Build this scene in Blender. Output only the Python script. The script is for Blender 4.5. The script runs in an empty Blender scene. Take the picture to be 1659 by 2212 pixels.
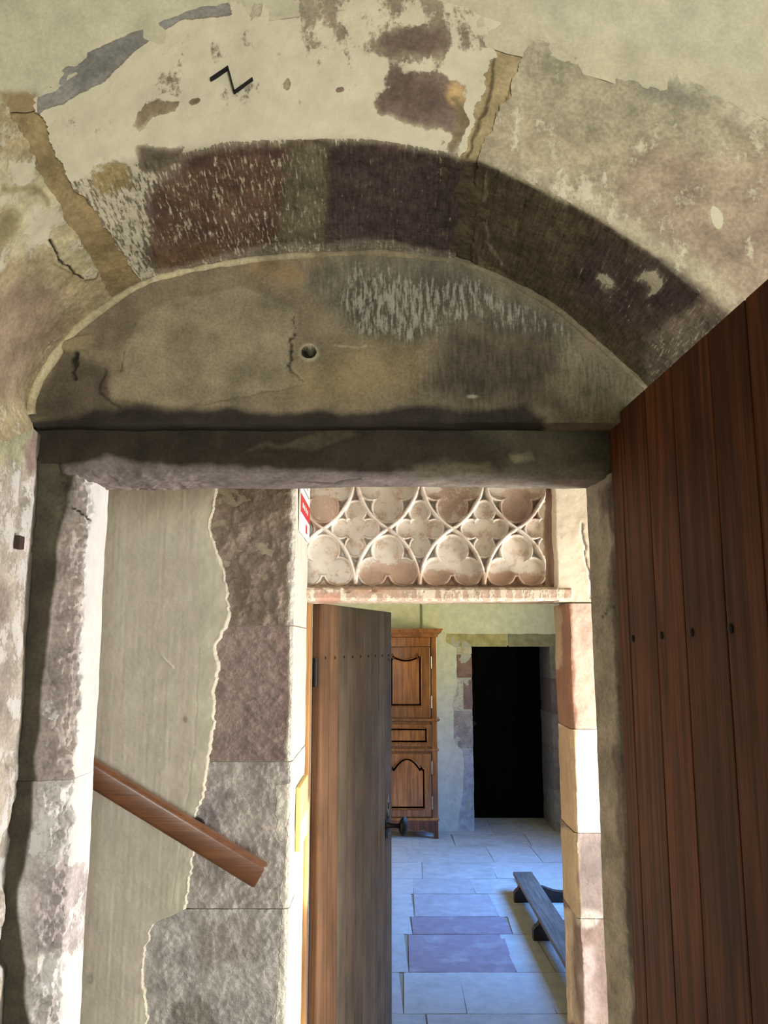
import bpy, bmesh, math, random
import numpy as np
from mathutils import Vector

# ------------------------------------------------------------------ camera
F = 1789.0; W, H = 1659, 2212
PITCH = math.radians(9.07); CP, SP = math.cos(PITCH), math.sin(PITCH)
EYE = 1.85
sc = bpy.context.scene
col = sc.collection
cam = bpy.data.cameras.new('camera'); camo = bpy.data.objects.new('camera', cam); col.objects.link(camo)
cam.sensor_fit = 'VERTICAL'; cam.sensor_height = 36.0; cam.sensor_width = 27.0
cam.lens = F / H * 36.0
cam.clip_start = 0.02
camo.location = (0, 0, EYE); camo.rotation_euler = (math.pi/2 + PITCH, 0, 0)
sc.camera = camo

# ------------------------------------------------------------------ world, lights, exposure
sc.view_settings.view_transform = 'Standard'
try: sc.view_settings.look = 'None'
except Exception: pass
sc.view_settings.gamma = 1.0
sc.view_settings.use_curve_mapping = False
sc.view_settings.exposure = 0.0
wd = bpy.data.worlds.new('world'); sc.world = wd; wd.use_nodes = True
bg = wd.node_tree.nodes['Background']; bg.inputs[0].default_value = (0.45, 0.62, 1.0, 1); bg.inputs[1].default_value = 1.0

def area(name, loc, direction, sx, sy, power, color, spread=180):
    l = bpy.data.lights.new(name, 'AREA'); l.shape = 'RECTANGLE'; l.size = sx; l.size_y = sy
    l.energy = power; l.color = color; l.spread = math.radians(spread)
    o = bpy.data.objects.new(name, l); col.objects.link(o); o.location = loc
    o.rotation_euler = Vector(direction).to_track_quat('-Z', 'Y').to_euler()
    return o
# room behind the camera: one window in its back wall, right of the camera: sky light falls, ground light rises
area('near_window_sky_light', (1.15, -2.75, 1.75), (-0.22, 1, -0.45), 1.25, 1.5, 54, (0.76, 0.89, 1.0), 140)
area('near_window_ground_light', (1.15, -2.72, 1.55), (-0.18, 1, 0.60), 1.25, 1.3, 66, (1.0, 0.93, 0.72), 140)
# stair landing: open outside doorway on the right
area('landing_daylight', (1.62, 2.30, .95), (-1, 0, 0.0), 0.78, 1.70, 86, (1.0, 0.975, 0.945), 170)
# far room: window in the right wall
area('far_window_sky_light', (2.66, 6.35, 1.70), (-1, -0.05, -0.95), 2.2, 1.3, 132, (0.09, 0.34, 1.0), 115)
area('far_window_ground_light', (2.66, 6.35, 1.60), (-1, 0.35, 0.62), 2.2, 1.2, 74, (1.0, 0.95, 0.48), 125)
sun = bpy.data.lights.new('sun', 'SUN'); sun.energy = 24.0; sun.angle = math.radians(1.2); sun.color = (1.0, 0.93, 0.80)
suno = bpy.data.objects.new('sun', sun); col.objects.link(suno)
_az, _el = math.radians(15), math.radians(15)
suno.rotation_euler = Vector((-math.cos(_az)*math.cos(_el), math.sin(_az)*math.cos(_el), -math.sin(_el))).to_track_quat('-Z', 'Y').to_euler()

# ------------------------------------------------------------------ numpy helpers
def ray(px, py):
    px = np.asarray(px, float); py = np.asarray(py, float)
    r = (px - W/2) / F; u = (H/2 - py) / F
    return r, CP - SP*u, SP + CP*u
def onY(px, py, Y):
    r, f, u = ray(px, py); t = Y / f
    return np.stack([r*t, np.full_like(t, Y), EYE + u*t], -1)
def onX(px, py, X):
    r, f, u = ray(px, py); t = X / r
    return np.stack([np.full_like(t, X), f*t, EYE + u*t], -1)
def onZ(px, py, Z):
    r, f, u = ray(px, py); t = (Z - EYE) / u
    return np.stack([r*t, f*t, np.full_like(t, Z)], -1)
def proj(P):
    x, y, z = P[..., 0], P[..., 1], P[..., 2] - EYE
    d = CP*y + SP*z; d = np.where(d < 0.05, 0.05, d)
    return W/2 + F*x/d, H/2 - F*(-SP*y + CP*z)/d

def _hash(ix, iy, iz, seed):
    h = (ix.astype(np.int64)*374761393 + iy.astype(np.int64)*668265263 + iz.astype(np.int64)*2147483647 + seed*144665) & 0xFFFFFFFF
    h = ((h ^ (h >> 13)) * 1274126177) & 0xFFFFFFFF
    h = ((h ^ (h >> 16)) * 2246822519) & 0xFFFFFFFF
    return ((h ^ (h >> 15)) & 0xFFFFFF) / float(0xFFFFFF)
def vnoise(P, scale, seed=0):
    Q = np.asarray(P, float) * np.asarray(scale, float)
    I = np.floor(Q); Fr = Q - I; S = Fr*Fr*(3-2*Fr)
    x, y, z = I[..., 0], I[..., 1], I[..., 2]
    out = 0
    for dx in (0, 1):
        wx = S[..., 0] if dx else 1-S[..., 0]
        for dy in (0, 1):
            wy = S[..., 1] if dy else 1-S[..., 1]
            for dz in (0, 1):
                wz = S[..., 2] if dz else 1-S[..., 2]
                out = out + wx*wy*wz*_hash(x+dx, y+dy, z+dz, seed)
    return out                                            # 0..1
def fbm(P, scale, octv=4, seed=0, gain=0.5):
    s = np.asarray(scale, float); a = 1.0; tot = 0; nrm = 0
    for o in range(octv):
        tot = tot + a*vnoise(P, s, seed+o*17); nrm += a; a *= gain; s = s*2.03
    return tot/nrm
def sstep(e0, e1, x):
    t = np.clip((x-e0)/(e1-e0), 0, 1); return t*t*(3-2*t)
def lin(c):
    c = np.asarray(c, float)/255.0
    return np.where(c <= 0.04045, c/12.92, ((c+0.055)/1.055)**2.4)
def seg_dist(px, py, pts, closed=False):
    d = np.full(px.shape, 1e9)
    n = len(pts)
    for i in range(n if closed else n-1):
        ax, ay = pts[i]; bx, by = pts[(i+1) % n]
        vx, vy = bx-ax, by-ay; L = vx*vx+vy*vy + 1e-9
        t = np.clip(((px-ax)*vx+(py-ay)*vy)/L, 0, 1)
        d = np.minimum(d, np.hypot(px-ax-t*vx, py-ay-t*vy))
    return d
def inside(px, py, pts):
    c = np.zeros(px.shape, bool); n = len(pts)
    for i in range(n):
        ax, ay = pts[i]; bx, by = pts[(i+1) % n]
        if ay == by: continue
        c ^= ((ay > py) != (by > py)) & (px < (bx-ax)*(py-ay)/(by-ay)+ax)
    return c
def psdf(px, py, pts):
    d = seg_dist(px, py, pts, True)
    return np.where(inside(px, py, pts), -d, d)
def crom(pts, t):
    """Catmull-Rom through pts at (array of) float index t"""
    P = np.asarray(pts, float); n = len(P)
    P = np.vstack([2*P[0]-P[1], P, 2*P[-1]-P[-2]])
    t = np.clip(np.asarray(t, float), 0, n-1-1e-9); i = np.floor(t).astype(int); f = (t-i)[..., None]
    a, b, c, d = P[i], P[i+1], P[i+2], P[i+3]
    return 0.5*((2*b)+(-a+c)*f+(2*a-5*b+4*c-d)*f*f+(-a+3*b-3*c+d)*f**3)

# ------------------------------------------------------------------ object helpers
def tag(o, label=None, cat=None, group=None, kind=None):
    if label: o['label'] = label
    if cat: o['category'] = cat
    if group: o['group'] = group
    if kind: o['kind'] = kind
    return o
def empty(name, loc=(0, 0, 0)):
    o = bpy.data.objects.new(name, None); col.objects.link(o); o.location = loc; o.empty_display_size = .1; return o
def ploc(parent):
    l = Vector((0, 0, 0))
    while parent is not None: l = l + parent.location; parent = parent.parent
    return np.array(l)
def link(name, me, mat, parent=None, loc=None):
    o = bpy.data.objects.new(name, me); col.objects.link(o)
    if mat is not None: me.materials.append(mat)
    if parent is not None: o.parent = parent
    if loc is not None: o.location = loc
    return o
def mesh_np(name, V, Fc, mat, parent=None, smooth=True, attrs=None, origin=None, sharp=False):
    """V world coordinates; Fc list/array of faces"""
    V = np.asarray(V, float)
    off = ploc(parent)
    o_loc = np.zeros(3)
    if origin is not None: o_loc = np.asarray(origin, float) - off
    me = bpy.data.meshes.new(name)
    VV = (V - off - o_loc)
    if isinstance(Fc, np.ndarray):
        n = len(Fc); k = Fc.shape[1]
        me.vertices.add(len(VV)); me.vertices.foreach_set('co', VV.astype(np.float32).ravel())
        me.loops.add(n*k); me.loops.foreach_set('vertex_index', Fc.astype(np.int32).ravel())
        me.polygons.add(n); me.polygons.foreach_set('loop_start', np.arange(0, n*k, k, dtype=np.int32))
        me.update(calc_edges=True)
    else:
        me.from_pydata(VV.tolist(), [], [list(f) for f in Fc]); me.update()
    if smooth: me.polygons.foreach_set('use_smooth', np.ones(len(me.polygons), bool))
    for k, a in (attrs or {}).items():
        a = np.asarray(a, np.float32)
        if k == 'Col':
            at = me.attributes.new(k, 'FLOAT_COLOR', 'POINT')
            at.data.foreach_set('color', np.hstack([a, np.ones((len(a), 1), np.float32)]).ravel())
        elif a.ndim == 2:
            at = me.attributes.new(k, 'FLOAT_VECTOR', 'POINT'); at.data.foreach_set('vector', a.ravel())
        else:
            at = me.attributes.new(k, 'FLOAT', 'POINT'); at.data.foreach_set('value', a)
    if sharp:
        try: me.set_sharp_from_angle(angle=math.radians(55))
        except Exception: pass
    me.validate()
    o = link(name, me, mat, parent)
    o.location = o_loc.tolist()
    return o
def grid_faces(nv, nu, base=0, flip=False):
    i = np.arange(nv-1)[:, None]*nu + np.arange(nu-1)[None, :]
    f = np.stack([i, i+1, i+nu+1, i+nu], -1).reshape(-1, 4) + base
    return f[:, ::-1] if flip else f
def gnormals(P):
    du = np.gradient(P, axis=1); dv = np.gradient(P, axis=0)
    n = np.cross(du, dv); return n/np.maximum(np.linalg.norm(n, axis=-1, keepdims=True), 1e-9)
class BM:
    """collects boxes, prisms and tubes (world coords) into one mesh"""
    def __init__(s): s.b = bmesh.new()
    def box(s, x0, x1, y0, y1, z0, z1, bev=0.0):
        vs = [s.b.verts.new((x, y, z)) for z in (z0, z1) for x, y in ((x0, y0), (x1, y0), (x1, y1), (x0, y1))]
        fs = [(3, 2, 1, 0), (4, 5, 6, 7), (0, 1, 5, 4), (1, 2, 6, 5), (2, 3, 7, 6), (3, 0, 4, 7)]
        nf = [s.b.faces.new([vs[i] for i in f]) for f in fs]
        if bev:
            es = list({e for f in nf for e in f.edges})
            bmesh.ops.bevel(s.b, geom=es, offset=bev, segments=2, affect='EDGES', profile=.6)
        return s
    def prism(s, pts, axis, a0, a1):
        """closed 2-D outline extruded along axis ('x','y','z') from a0 to a1; pts are the other two coords in order"""
        def mk(p, a):
            if axis == 'x': return (a, p[0], p[1])
            if axis == 'y': return (p[0], a, p[1])
            return (p[0], p[1], a)
        A = [s.b.verts.new(mk(p, a0)) for p in pts]; B = [s.b.verts.new(mk(p, a1)) for p in pts]
        n = len(pts)
        for i in range(n): s.b.faces.new((A[i], A[(i+1) % n], B[(i+1) % n], B[i]))
        s.b.faces.new(A[::-1]); s.b.faces.new(B)
        return s
    def lathe(s, prof, c, axis, seg=16):
        """prof: list of (radius, height along axis)"""
        ax = Vector(axis).normalized(); up = Vector((0, 0, 1)) if abs(ax.z) < .9 else Vector((1, 0, 0))
        e1 = ax.cross(up).normalized(); e2 = ax.cross(e1); c = Vector(c)
        rings = []
        for r, h in prof:
            rings.append([s.b.verts.new(c + ax*h + (e1*math.cos(k*2*math.pi/seg)+e2*math.sin(k*2*math.pi/seg))*max(r, 1e-5)) for k in range(seg)])
        for a, b in zip(rings, rings[1:]):
            for k in range(seg): s.b.faces.new((a[k], a[(k+1) % seg], b[(k+1) % seg], b[k]))
        s.b.faces.new(rings[0][::-1]); s.b.faces.new(rings[-1])
        return s
    def sweep(s, path, prof):
        """prof polygon (closed, 2-D a,b) placed at each path station given as (origin, ea, eb)"""
        rings = [[s.b.verts.new(Vector(o)+Vector(ea)*a+Vector(eb)*b) for a, b in prof] for o, ea, eb in path]
        n = len(prof)
        for r0, r1 in zip(rings, rings[1:]):
            for k in range(n): s.b.faces.new((r0[k], r0[(k+1) % n], r1[(k+1) % n], r1[k]))
        s.b.faces.new(rings[0][::-1]); s.b.faces.new(rings[-1])
        return s
    def done(s, name, mat, parent=None, smooth=False, origin=None):
        off = Vector(ploc(parent)); ol = Vector((0, 0, 0))
        if origin is not None: ol = Vector(origin) - off
        bmesh.ops.recalc_face_normals(s.b, faces=s.b.faces[:])
        bmesh.ops.translate(s.b, verts=s.b.verts[:], vec=-(off+ol))
        me = bpy.data.meshes.new(name); s.b.to_mesh(me); s.b.free()
        if smooth:
            me.polygons.foreach_set('use_smooth', np.ones(len(me.polygons), bool))
            try: me.set_sharp_from_angle(angle=math.radians(38))
            except Exception: pass
        o = link(name, me, mat, parent); o.location = ol
        return o

# ------------------------------------------------------------------ materials
def newmat(name):
    m = bpy.data.materials.new(name); m.use_nodes = True
    nt = m.node_tree; nt.nodes.clear()
    out = nt.nodes.new('ShaderNodeOutputMaterial'); b = nt.nodes.new('ShaderNodeBsdfPrincipled')
    nt.links.new(b.outputs[0], out.inputs[0])
    return m, nt, b
def N(nt, t, **kw):
    n = nt.nodes.new('ShaderNode'+t)
    for k, v in kw.items(): setattr(n, k, v)
    return n
def mathn(nt, op, a, b=None, clamp=False):
    n = N(nt, 'Math', operation=op); n.use_clamp = clamp
    for i, v in enumerate((a, b)):
        if v is None: continue
        if hasattr(v, 'links') or hasattr(v, 'is_linked'): nt.links.new(v, n.inputs[i])
        else: n.inputs[i].default_value = v
    return n.outputs[0]
def noise(nt, vec, scale, detail=4, rough=.55, stretch=None):
    if stretch is not None:
        mp = N(nt, 'Mapping'); mp.inputs['Scale'].default_value = stretch; nt.links.new(vec, mp.inputs[0]); vec = mp.outputs[0]
    n = N(nt, 'TexNoise'); n.inputs['Scale'].default_value = scale; n.inputs['Detail'].default_value = detail; n.inputs['Roughness'].default_value = rough
    nt.links.new(vec, n.inputs['Vector']); return n.outputs['Fac']
def mapr(nt, v, a, b, c=0., d=1.):
    n = N(nt, 'MapRange'); n.interpolation_type = 'SMOOTHSTEP'
    nt.links.new(v, n.inputs['Value'])
    for k, x in zip(('From Min', 'From Max', 'To Min', 'To Max'), (a, b, c, d)): n.inputs[k].default_value = x
    return n.outputs[0]
def mix(nt, fac, a, b, blend='MIX'):
    n = N(nt, 'MixRGB', blend_type=blend)
    for i, v in ((0, fac), (1, a), (2, b)):
        if hasattr(v, 'is_linked'): nt.links.new(v, n.inputs[i])
        elif i == 0: n.inputs[0].default_value = v
        else: n.inputs[i].default_value = (*v[:3], 1)
    return n.outputs[0]

def stone_mat(name, long=(210, 7, 150), wash=(216, 206, 178), streak=(26, 9, 26), wnoise=.55, bump=.5, grain=130, var=.35, rough=.92, bdist=.004, edge=.05):
    """painted/plastered masonry: 'Col' = stone/plaster colour, 'wash' = limewash cover (worn through by noise), 'uvw' = surface metres"""
    m, nt, b = newmat(name); L = nt.links.new
    ca = N(nt, 'Attribute', attribute_name='Col').outputs['Color']
    wa = N(nt, 'Attribute', attribute_name='wash').outputs['Fac']
    uv = N(nt, 'Attribute', attribute_name='uvw').outputs['Vector']
    sa = N(nt, 'Attribute', attribute_name='stk').outputs['Fac']
    n1a = noise(nt, uv, 1.0, 6, .62, stretch=streak)
    n1b = noise(nt, uv, 1.0, 4, .6, stretch=long)
    mx = N(nt, 'Mix'); L(sa, mx.inputs[0]); L(n1a, mx.inputs[2]); L(n1b, mx.inputs[3]); n1 = mx.outputs[0]
    n2 = noise(nt, uv, 14, 7, .6)
    n3 = noise(nt, uv, grain, 5, .6)
    s = mathn(nt, 'ADD', wa, mathn(nt, 'MULTIPLY', mathn(nt, 'SUBTRACT', n1, .5), wnoise*2.2))
    s = mathn(nt, 'ADD', s, mathn(nt, 'MULTIPLY', mathn(nt, 'SUBTRACT', n3, .5), .35))
    mask = mapr(nt, s, .5-edge, .5+edge)
    v2 = mapr(nt, n2, .25, .75, 1-var, 1+var*.8)
    v3 = mapr(nt, n3, .25, .75, 1-var*.6, 1+var*.5)
    vv = mathn(nt, 'MULTIPLY', v2, v3)
    sv = N(nt, 'Mix'); L(sa, sv.inputs[0]); sv.inputs[2].default_value = 1.0; L(mapr(nt, n1b, .3, .7, .72, 1.34), sv.inputs[3]); vv = mathn(nt, 'MULTIPLY', vv, sv.outputs[0])
    base = mix(nt, 1.0, ca, vv, 'MULTIPLY')
    wc = mix(nt, 1.0, tuple(lin(wash)), mapr(nt, n2, .2, .8, .86, 1.08), 'MULTIPLY')
    c = mix(nt, mask, base, wc)
    L(c, b.inputs['Base Color'])
    b.inputs['Roughness'].default_value = rough
    b.inputs['Specular IOR Level'].default_value = .25
    h = mathn(nt, 'ADD', mathn(nt, 'MULTIPLY', n3, .5), mathn(nt, 'MULTIPLY', n2, .8))
    h = mathn(nt, 'ADD', h, mathn(nt, 'MULTIPLY', mask, .35))
    h = mathn(nt, 'ADD', h, mathn(nt, 'MULTIPLY', n1, .35))
    bp = N(nt, 'Bump'); bp.inputs['Strength'].default_value = bump; bp.inputs['Distance'].default_value = bdist
    L(h, bp.inputs['Height']); L(bp.outputs[0], b.inputs['Normal'])
    return m

def wood_mat(name, c1, c2, c3, axis='z', rough=.55, scale=1., ring=9., coord='Object', bump=.25, weather=None, coat=0., spec=.5):
    m, nt, b = newmat(name); L = nt.links.new
    tc = N(nt, 'TexCoord').outputs['Object']
    oi = N(nt, 'ObjectInfo').outputs['Random']
    off = N(nt, 'CombineXYZ'); 
    for i in range(3): L(mathn(nt, 'MULTIPLY', oi, 7.3+3*i), off.inputs[i])
    ad = N(nt, 'VectorMath', operation='ADD'); L(tc, ad.inputs[0]); L(off.outputs[0], ad.inputs[1]); v = ad.outputs[0]
    st = {'z': (1, 1, .06), 'x': (.06, 1, 1), 'y': (1, .06, 1)}[axis]
    n1 = noise(nt, v, 11*scale, 3, .5, stretch=st)
    ring_v = mathn(nt, 'FRACT', mathn(nt, 'MULTIPLY', n1, ring))
    rg = mapr(nt, mathn(nt, 'ABSOLUTE', mathn(nt, 'SUBTRACT', ring_v, .5)), .0, .5)
    st2 = tuple(x*(.35 if x < .5 else 1.) for x in st)
    n2 = noise(nt, v, 170*scale, 3, .6, stretch=st2)
    n3 = noise(nt, v, 3.5, 4, .6)
    c = mix(nt, rg, tuple(lin(c1)), tuple(lin(c2)))
    c = mix(nt, mapr(nt, n2, .42, .72, 0, .65), c, tuple(lin(c3)))
    c = mix(nt, 1.0, c, mapr(nt, n3, .3, .7, .75, 1.2), 'MULTIPLY')
    rv = mathn(nt, 'ADD', .82, mathn(nt, 'MULTIPLY', oi, .36))
    c = mix(nt, 1.0, c, rv, 'MULTIPLY')
    if weather is not None: c = weather(nt, c)
    L(c, b.inputs['Base Color']); b.inputs['Roughness'].default_value = rough; b.inputs['Specular IOR Level'].default_value = spec
    if coat: b.inputs['Coat Weight'].default_value = coat; b.inputs['Coat Roughness'].default_value = .25
    bp = N(nt, 'Bump'); bp.inputs['Strength'].default_value = bump; bp.inputs['Distance'].default_value = .002
    L(mathn(nt, 'ADD', mathn(nt, 'MULTIPLY', rg, .6), n2), bp.inputs['Height']); L(bp.outputs[0], b.inputs['Normal'])
    return m

def plain_mat(name, c, rough=.6, metal=0., var=.15, scale=30, bump=.15):
    m, nt, b = newmat(name); L = nt.links.new
    tc = N(nt, 'TexCoord').outputs['Object']
    n = noise(nt, tc, scale, 5, .6)
    L(mix(nt, 1.0, tuple(lin(c)), mapr(nt, n, .25, .75, 1-var, 1+var), 'MULTIPLY'), b.inputs['Base Color'])
    b.inputs['Roughness'].default_value = rough; b.inputs['Metallic'].default_value = metal
    bp = N(nt, 'Bump'); bp.inputs['Strength'].default_value = bump; bp.inputs['Distance'].default_value = .003
    L(n, bp.inputs['Height']); L(bp.outputs[0], b.inputs['Normal'])
    return m

M = {}
M['arch'] = stone_mat('arch_limewash', wash=(210, 202, 176), streak=(9, 9, 6), bump=.55, var=.16, edge=.3)
M['soffit'] = stone_mat('arch_stone', wash=(206, 198, 176), streak=(26, 22, 15), bump=.8, wnoise=.62, edge=.09)
M['tymp'] = stone_mat('tympanum_stone', long=(140, 22, 26), wash=(150, 146, 132), streak=(22, 22, 22), edge=.12, bump=.55, grain=170, wnoise=.6)
M['jamb'] = stone_mat('jamb_stone', wash=(205, 200, 196), streak=(16, 16, 12), bump=.6)
M['plaster'] = stone_mat('smooth_plaster', wash=(200, 193, 174), streak=(30, 30, 3), bump=.25, var=.07, wnoise=.3, bdist=.002, edge=.25)
M['quoin'] = stone_mat('quoin_stone', wash=(205, 198, 186), streak=(30, 30, 30), bump=1.0, var=.26, bdist=.012, grain=95)
M['frame'] = stone_mat('door_frame_stone', wash=(226, 214, 194), streak=(40, 40, 8), bump=.5, var=.18)
M['tracery'] = stone_mat('tracery_stone', wash=(222, 214, 204), streak=(30, 30, 30), bump=.35, var=.16, wnoise=.7, bdist=.003, edge=.12)
M['farwall'] = stone_mat('far_room_plaster', wash=(214, 212, 196), streak=(12, 12, 6), bump=.3, var=.12, wnoise=.25)
M['flag'] = stone_mat('flagstone', wash=(190, 188, 184), streak=(5, 5, 5), bump=.4, var=.12, wnoise=.5, edge=.25)
M['room'] = plain_mat('room_limewash', (196, 186, 160), .95, var=.08, scale=6)
M['floor'] = plain_mat('floor_stone', (150, 136, 115), .9, var=.15, scale=5)
M['ceil'] = plain_mat('ceiling_limewash', (186, 180, 158), .95, var=.06, scale=6)
M['iron'] = plain_mat('wrought_iron', (44, 42, 42), .5, .7, scale=60)
M['rust'] = plain_mat('rusty_iron', (62, 44, 38), .8, .3, scale=90)
M['coal'] = plain_mat('charcoal', (26, 26, 28), .95)
M['doorwood'] = wood_mat('larch_planks', (118, 68, 38), (84, 45, 25), (56, 29, 16), rough=.65, ring=7, spec=.25)
M['doorgrey'] = wood_mat('weathered_planks', (132, 117, 99), (120, 105, 88), (94, 80, 65), rough=.8, ring=4, spec=.3)
M['doorwarm'] = wood_mat('warm_brown_planks', (138, 103, 74), (124, 90, 63), (96, 68, 47), rough=.7, ring=4, spec=.3)  # warmer brown for the two planks nearest the hinge
M['post'] = wood_mat('frame_post_wood', (172, 130, 82), (150, 108, 64), (118, 80, 46), rough=.6)
M['cab'] = wood_mat('walnut', (160, 100, 48), (130, 77, 35), (86, 48, 24), rough=.28, coat=.6, ring=6)
M['cabdark'] = wood_mat('walnut_dark', (116, 62, 28), (84, 42, 18), (50, 24, 12), rough=.3, coat=.5, ring=6)
M['rail'] = wood_mat('handrail_oak', (108, 68, 40), (96, 58, 33), (70, 41, 24), axis='x', rough=.4, coat=.3, ring=4)
M['bench'] = wood_mat('bench_wood', (120, 104, 92), (96, 82, 72), (60, 50, 44), axis='y', rough=.6)
M['benchdark'] = wood_mat('bench_feet_wood', (62, 46, 38), (46, 34, 28), (30, 22, 18), axis='x', rough=.6)
M['darkdoor'] = wood_mat('far_door_wood', (22, 18, 15), (16, 13, 11), (11, 9, 8), rough=.95, spec=.05)
M['signwhite'] = plain_mat('sign_white', (235, 235, 232), .5, var=.02)
M['signred'] = plain_mat('sign_red', (190, 36, 44), .5, var=.04)
M['signgrey'] = plain_mat('sign_grey', (150, 150, 152), .5, var=.02)
M['yellow'] = plain_mat('pale_yellow_board', (232, 204, 130), .7, var=.06)
M['brass'] = plain_mat('worn_steel', (170, 165, 155), .35, .9)
M['cable'] = plain_mat('grey_cable', (165, 162, 148), .7)

# ------------------------------------------------------------------ painted, displaced stone patches
def lay(kind, geom, color=None, soft=10, a=1., warp=8, wash=None, h=0., stk=None):
    return dict(kind=kind, geom=geom, color=color, soft=soft, a=a, warp=warp, wash=wash, h=h, stk=stk)
def lmask(L, px, py, P, seed):
    if L['warp']:
        k = L['warp']*2
        fq = 40 if L['kind'] == 'line' else 16
        px = px + (fbm(P, fq, 4, seed+3)-.5)*k*2; py = py + (fbm(P, fq, 4, seed+71)-.5)*k*2
    g = L['geom']; s = max(L['soft'], .5)
    if L['kind'] == 'poly': d = psdf(px, py, g)
    elif L['kind'] == 'ell':
        cx, cy, rx, ry = g[:4]; an = math.radians(g[4]) if len(g) > 4 else 0
        ux = (px-cx)*math.cos(an)+(py-cy)*math.sin(an); uy = -(px-cx)*math.sin(an)+(py-cy)*math.cos(an)
        d = (np.hypot(ux/rx, uy/ry)-1)*min(rx, ry)
    else: d = seg_dist(px, py, g) - L['lw'] if 'lw' in L else seg_dist(px, py, g)
    return (1-sstep(-s, s, d))*L['a']
def line(pts, width, color=None, soft=1.5, a=1., warp=1.5, wash=None, h=0.):
    L = lay('line', pts, color, soft, a, warp, wash, h); L['lw'] = width/2; return L

SAT = .85
def patch(name, G, mat, parent, base, layers=(), wash=0., disp=((.003, 12, 4), ), seed=1, skirt=.02, face=(0, 0, EYE), dfun=None, kind=None, label=None):
    G = np.asarray(G, float); nv, nu = G.shape[:2]
    n = gnormals(G)
    if ((np.array(face)-G)*n).sum() < 0: n = -n; flip = True
    else: flip = False
    P = G.reshape(-1, 3); px, py = proj(P)
    c = np.tile(lin(base), (len(P), 1)); w = np.full(len(P), float(wash)); h = np.zeros(len(P)); k_ = np.zeros(len(P))
    for i, L in enumerate(layers):
        m = lmask(L, px, py, P, seed+i*13)
        if L['color'] is not None: c = c*(1-m[:, None]) + lin(L['color'])*m[:, None]
        if L['wash'] is not None: w = w*(1-m) + L['wash']*m
        if L.get('stk') is not None: k_ = k_*(1-m) + L['stk']*m
        h += L['h']*m
    lum = (c*np.array([.3, .55, .15])).sum(1, keepdims=True); c = lum + (c-lum)*SAT
    for j, (amp, s, o) in enumerate(disp): h += amp*2*(fbm(P, s, o, seed+200+j*31)-.5)
    if dfun is not None: h += dfun(P, px, py)
    Q = (P + n.reshape(-1, 3)*h[:, None]).reshape(nv, nu, 3)
    if skirt:
        ring = lambda A: np.pad(A, ((1, 1), (1, 1), (0, 0)), mode='edge')
        Q2, n2 = ring(Q), ring(n)
        k = np.zeros(Q2.shape[:2]); k[0] = k[-1] = 1; k[:, 0] = k[:, -1] = 1
        Q = Q2 - n2*(k*skirt)[..., None]
        c = ring(c.reshape(nv, nu, 3)).reshape(-1, 3); w = np.pad(w.reshape(nv, nu), 1, mode='edge').ravel(); k_ = np.pad(k_.reshape(nv, nu), 1, mode='edge').ravel()
        U = ring(G).reshape(-1, 3) - (n2*(k*skirt)[..., None]).reshape(-1, 3)
        nv += 2; nu += 2
    else: U = P
    o = mesh_np(name, Q.reshape(-1, 3), grid_faces(nv, nu, flip=flip), mat, parent, True, dict(Col=c, wash=w, uvw=U, stk=k_), sharp=bool(skirt))
    if label: o['label'] = label
    if kind: o['kind'] = kind
    return o
def lerp_grid(A, B, n, ts=None):
    """rows between point rows A and B (each (m,3)) -> (n,m,3)"""
    t = (np.linspace(0, 1, n) if ts is None else np.asarray(ts))[:, None, None]
    return A[None]*(1-t) + B[None]*t

# ================================================================== SETTING
Y0, Y1, Y2, Y3 = 1.35, 1.63, 1.70, 1.83          # embrasure face, tympanum, door rebate, landing side
YQ, YF, YFB = 2.39, 2.75, 2.97                   # landing wall, portal face, portal back
YC = 8.69                                        # far wall
XE_L, XE_R = -.76, .70
ZC = 3.40
# ---- floor and ceiling
b = BM(); b.box(-2.6, 2.4, -3.0, YFB, -.15, 0); b.box(-2.3, 2.3, YFB, 10.2, -.15, -.006)
floor = b.done('floor', M['floor']); tag(floor, 'pale stone floor of the stair landing and far room', kind='structure')
b = BM(); b.box(-2.6, 2.4, -3.0, 10.2, ZC, ZC+.12)
tag(b.done('ceiling', M['ceil']), 'limewashed ceiling above the rooms', kind='structure')
# ---- room behind the camera
b = BM(); b.box(-2.75, -2.6, -3.0, YF, 0, ZC); tag(b.done('wall_left', M['room']), 'limewashed side wall', kind='structure')
b = BM(); b.box(2.4, 2.55, -3.0, Y2, 0, ZC); tag(b.done('wall_right', M['room']), 'limewashed side wall', kind='structure')
b = BM(); b.box(-2.6, .5, -3.0, -2.7, 0, ZC); b.box(1.8, 2.4, -3.0, -2.7, 0, ZC); b.box(.5, 1.8, -3.0, -2.7, 0, .85); b.box(.5, 1.8, -3.0, -2.7, 2.5, ZC)
tag(b.done('wall_rear', M['room']), 'limewashed wall with the window that lights the arch', kind='structure')
b = BM()
for x0, x1, z0, z1 in ((.5, .55, .85, 2.5), (1.75, 1.8, .85, 2.5), (.5, 1.8, .85, .9), (.5, 1.8, 2.45, 2.5)): b.box(x0, x1, -2.98, -2.92, z0, z1)
tag(b.done('window_1', M['post']), 'wooden window frame', kind='structure')

# ---- entrance wall with the embrasure (cores)
b = BM()
b.box(-2.6, XE_L-.02, Y0+.02, Y3, 0, ZC); b.box(XE_R+.02, 2.4, Y0+.02, Y3, 0, ZC)
b.box(XE_L-.02, XE_R+.02, Y2+.012, Y3, 2.215, ZC); b.box(XE_L-.02, XE_R+.02, Y0+.04, Y2+.02, 2.90, ZC)
wall_front = b.done('wall_front', M['room']); tag(wall_front, 'thick limewashed wall with a deep segmental arch over the doorway', kind='structure')

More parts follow.
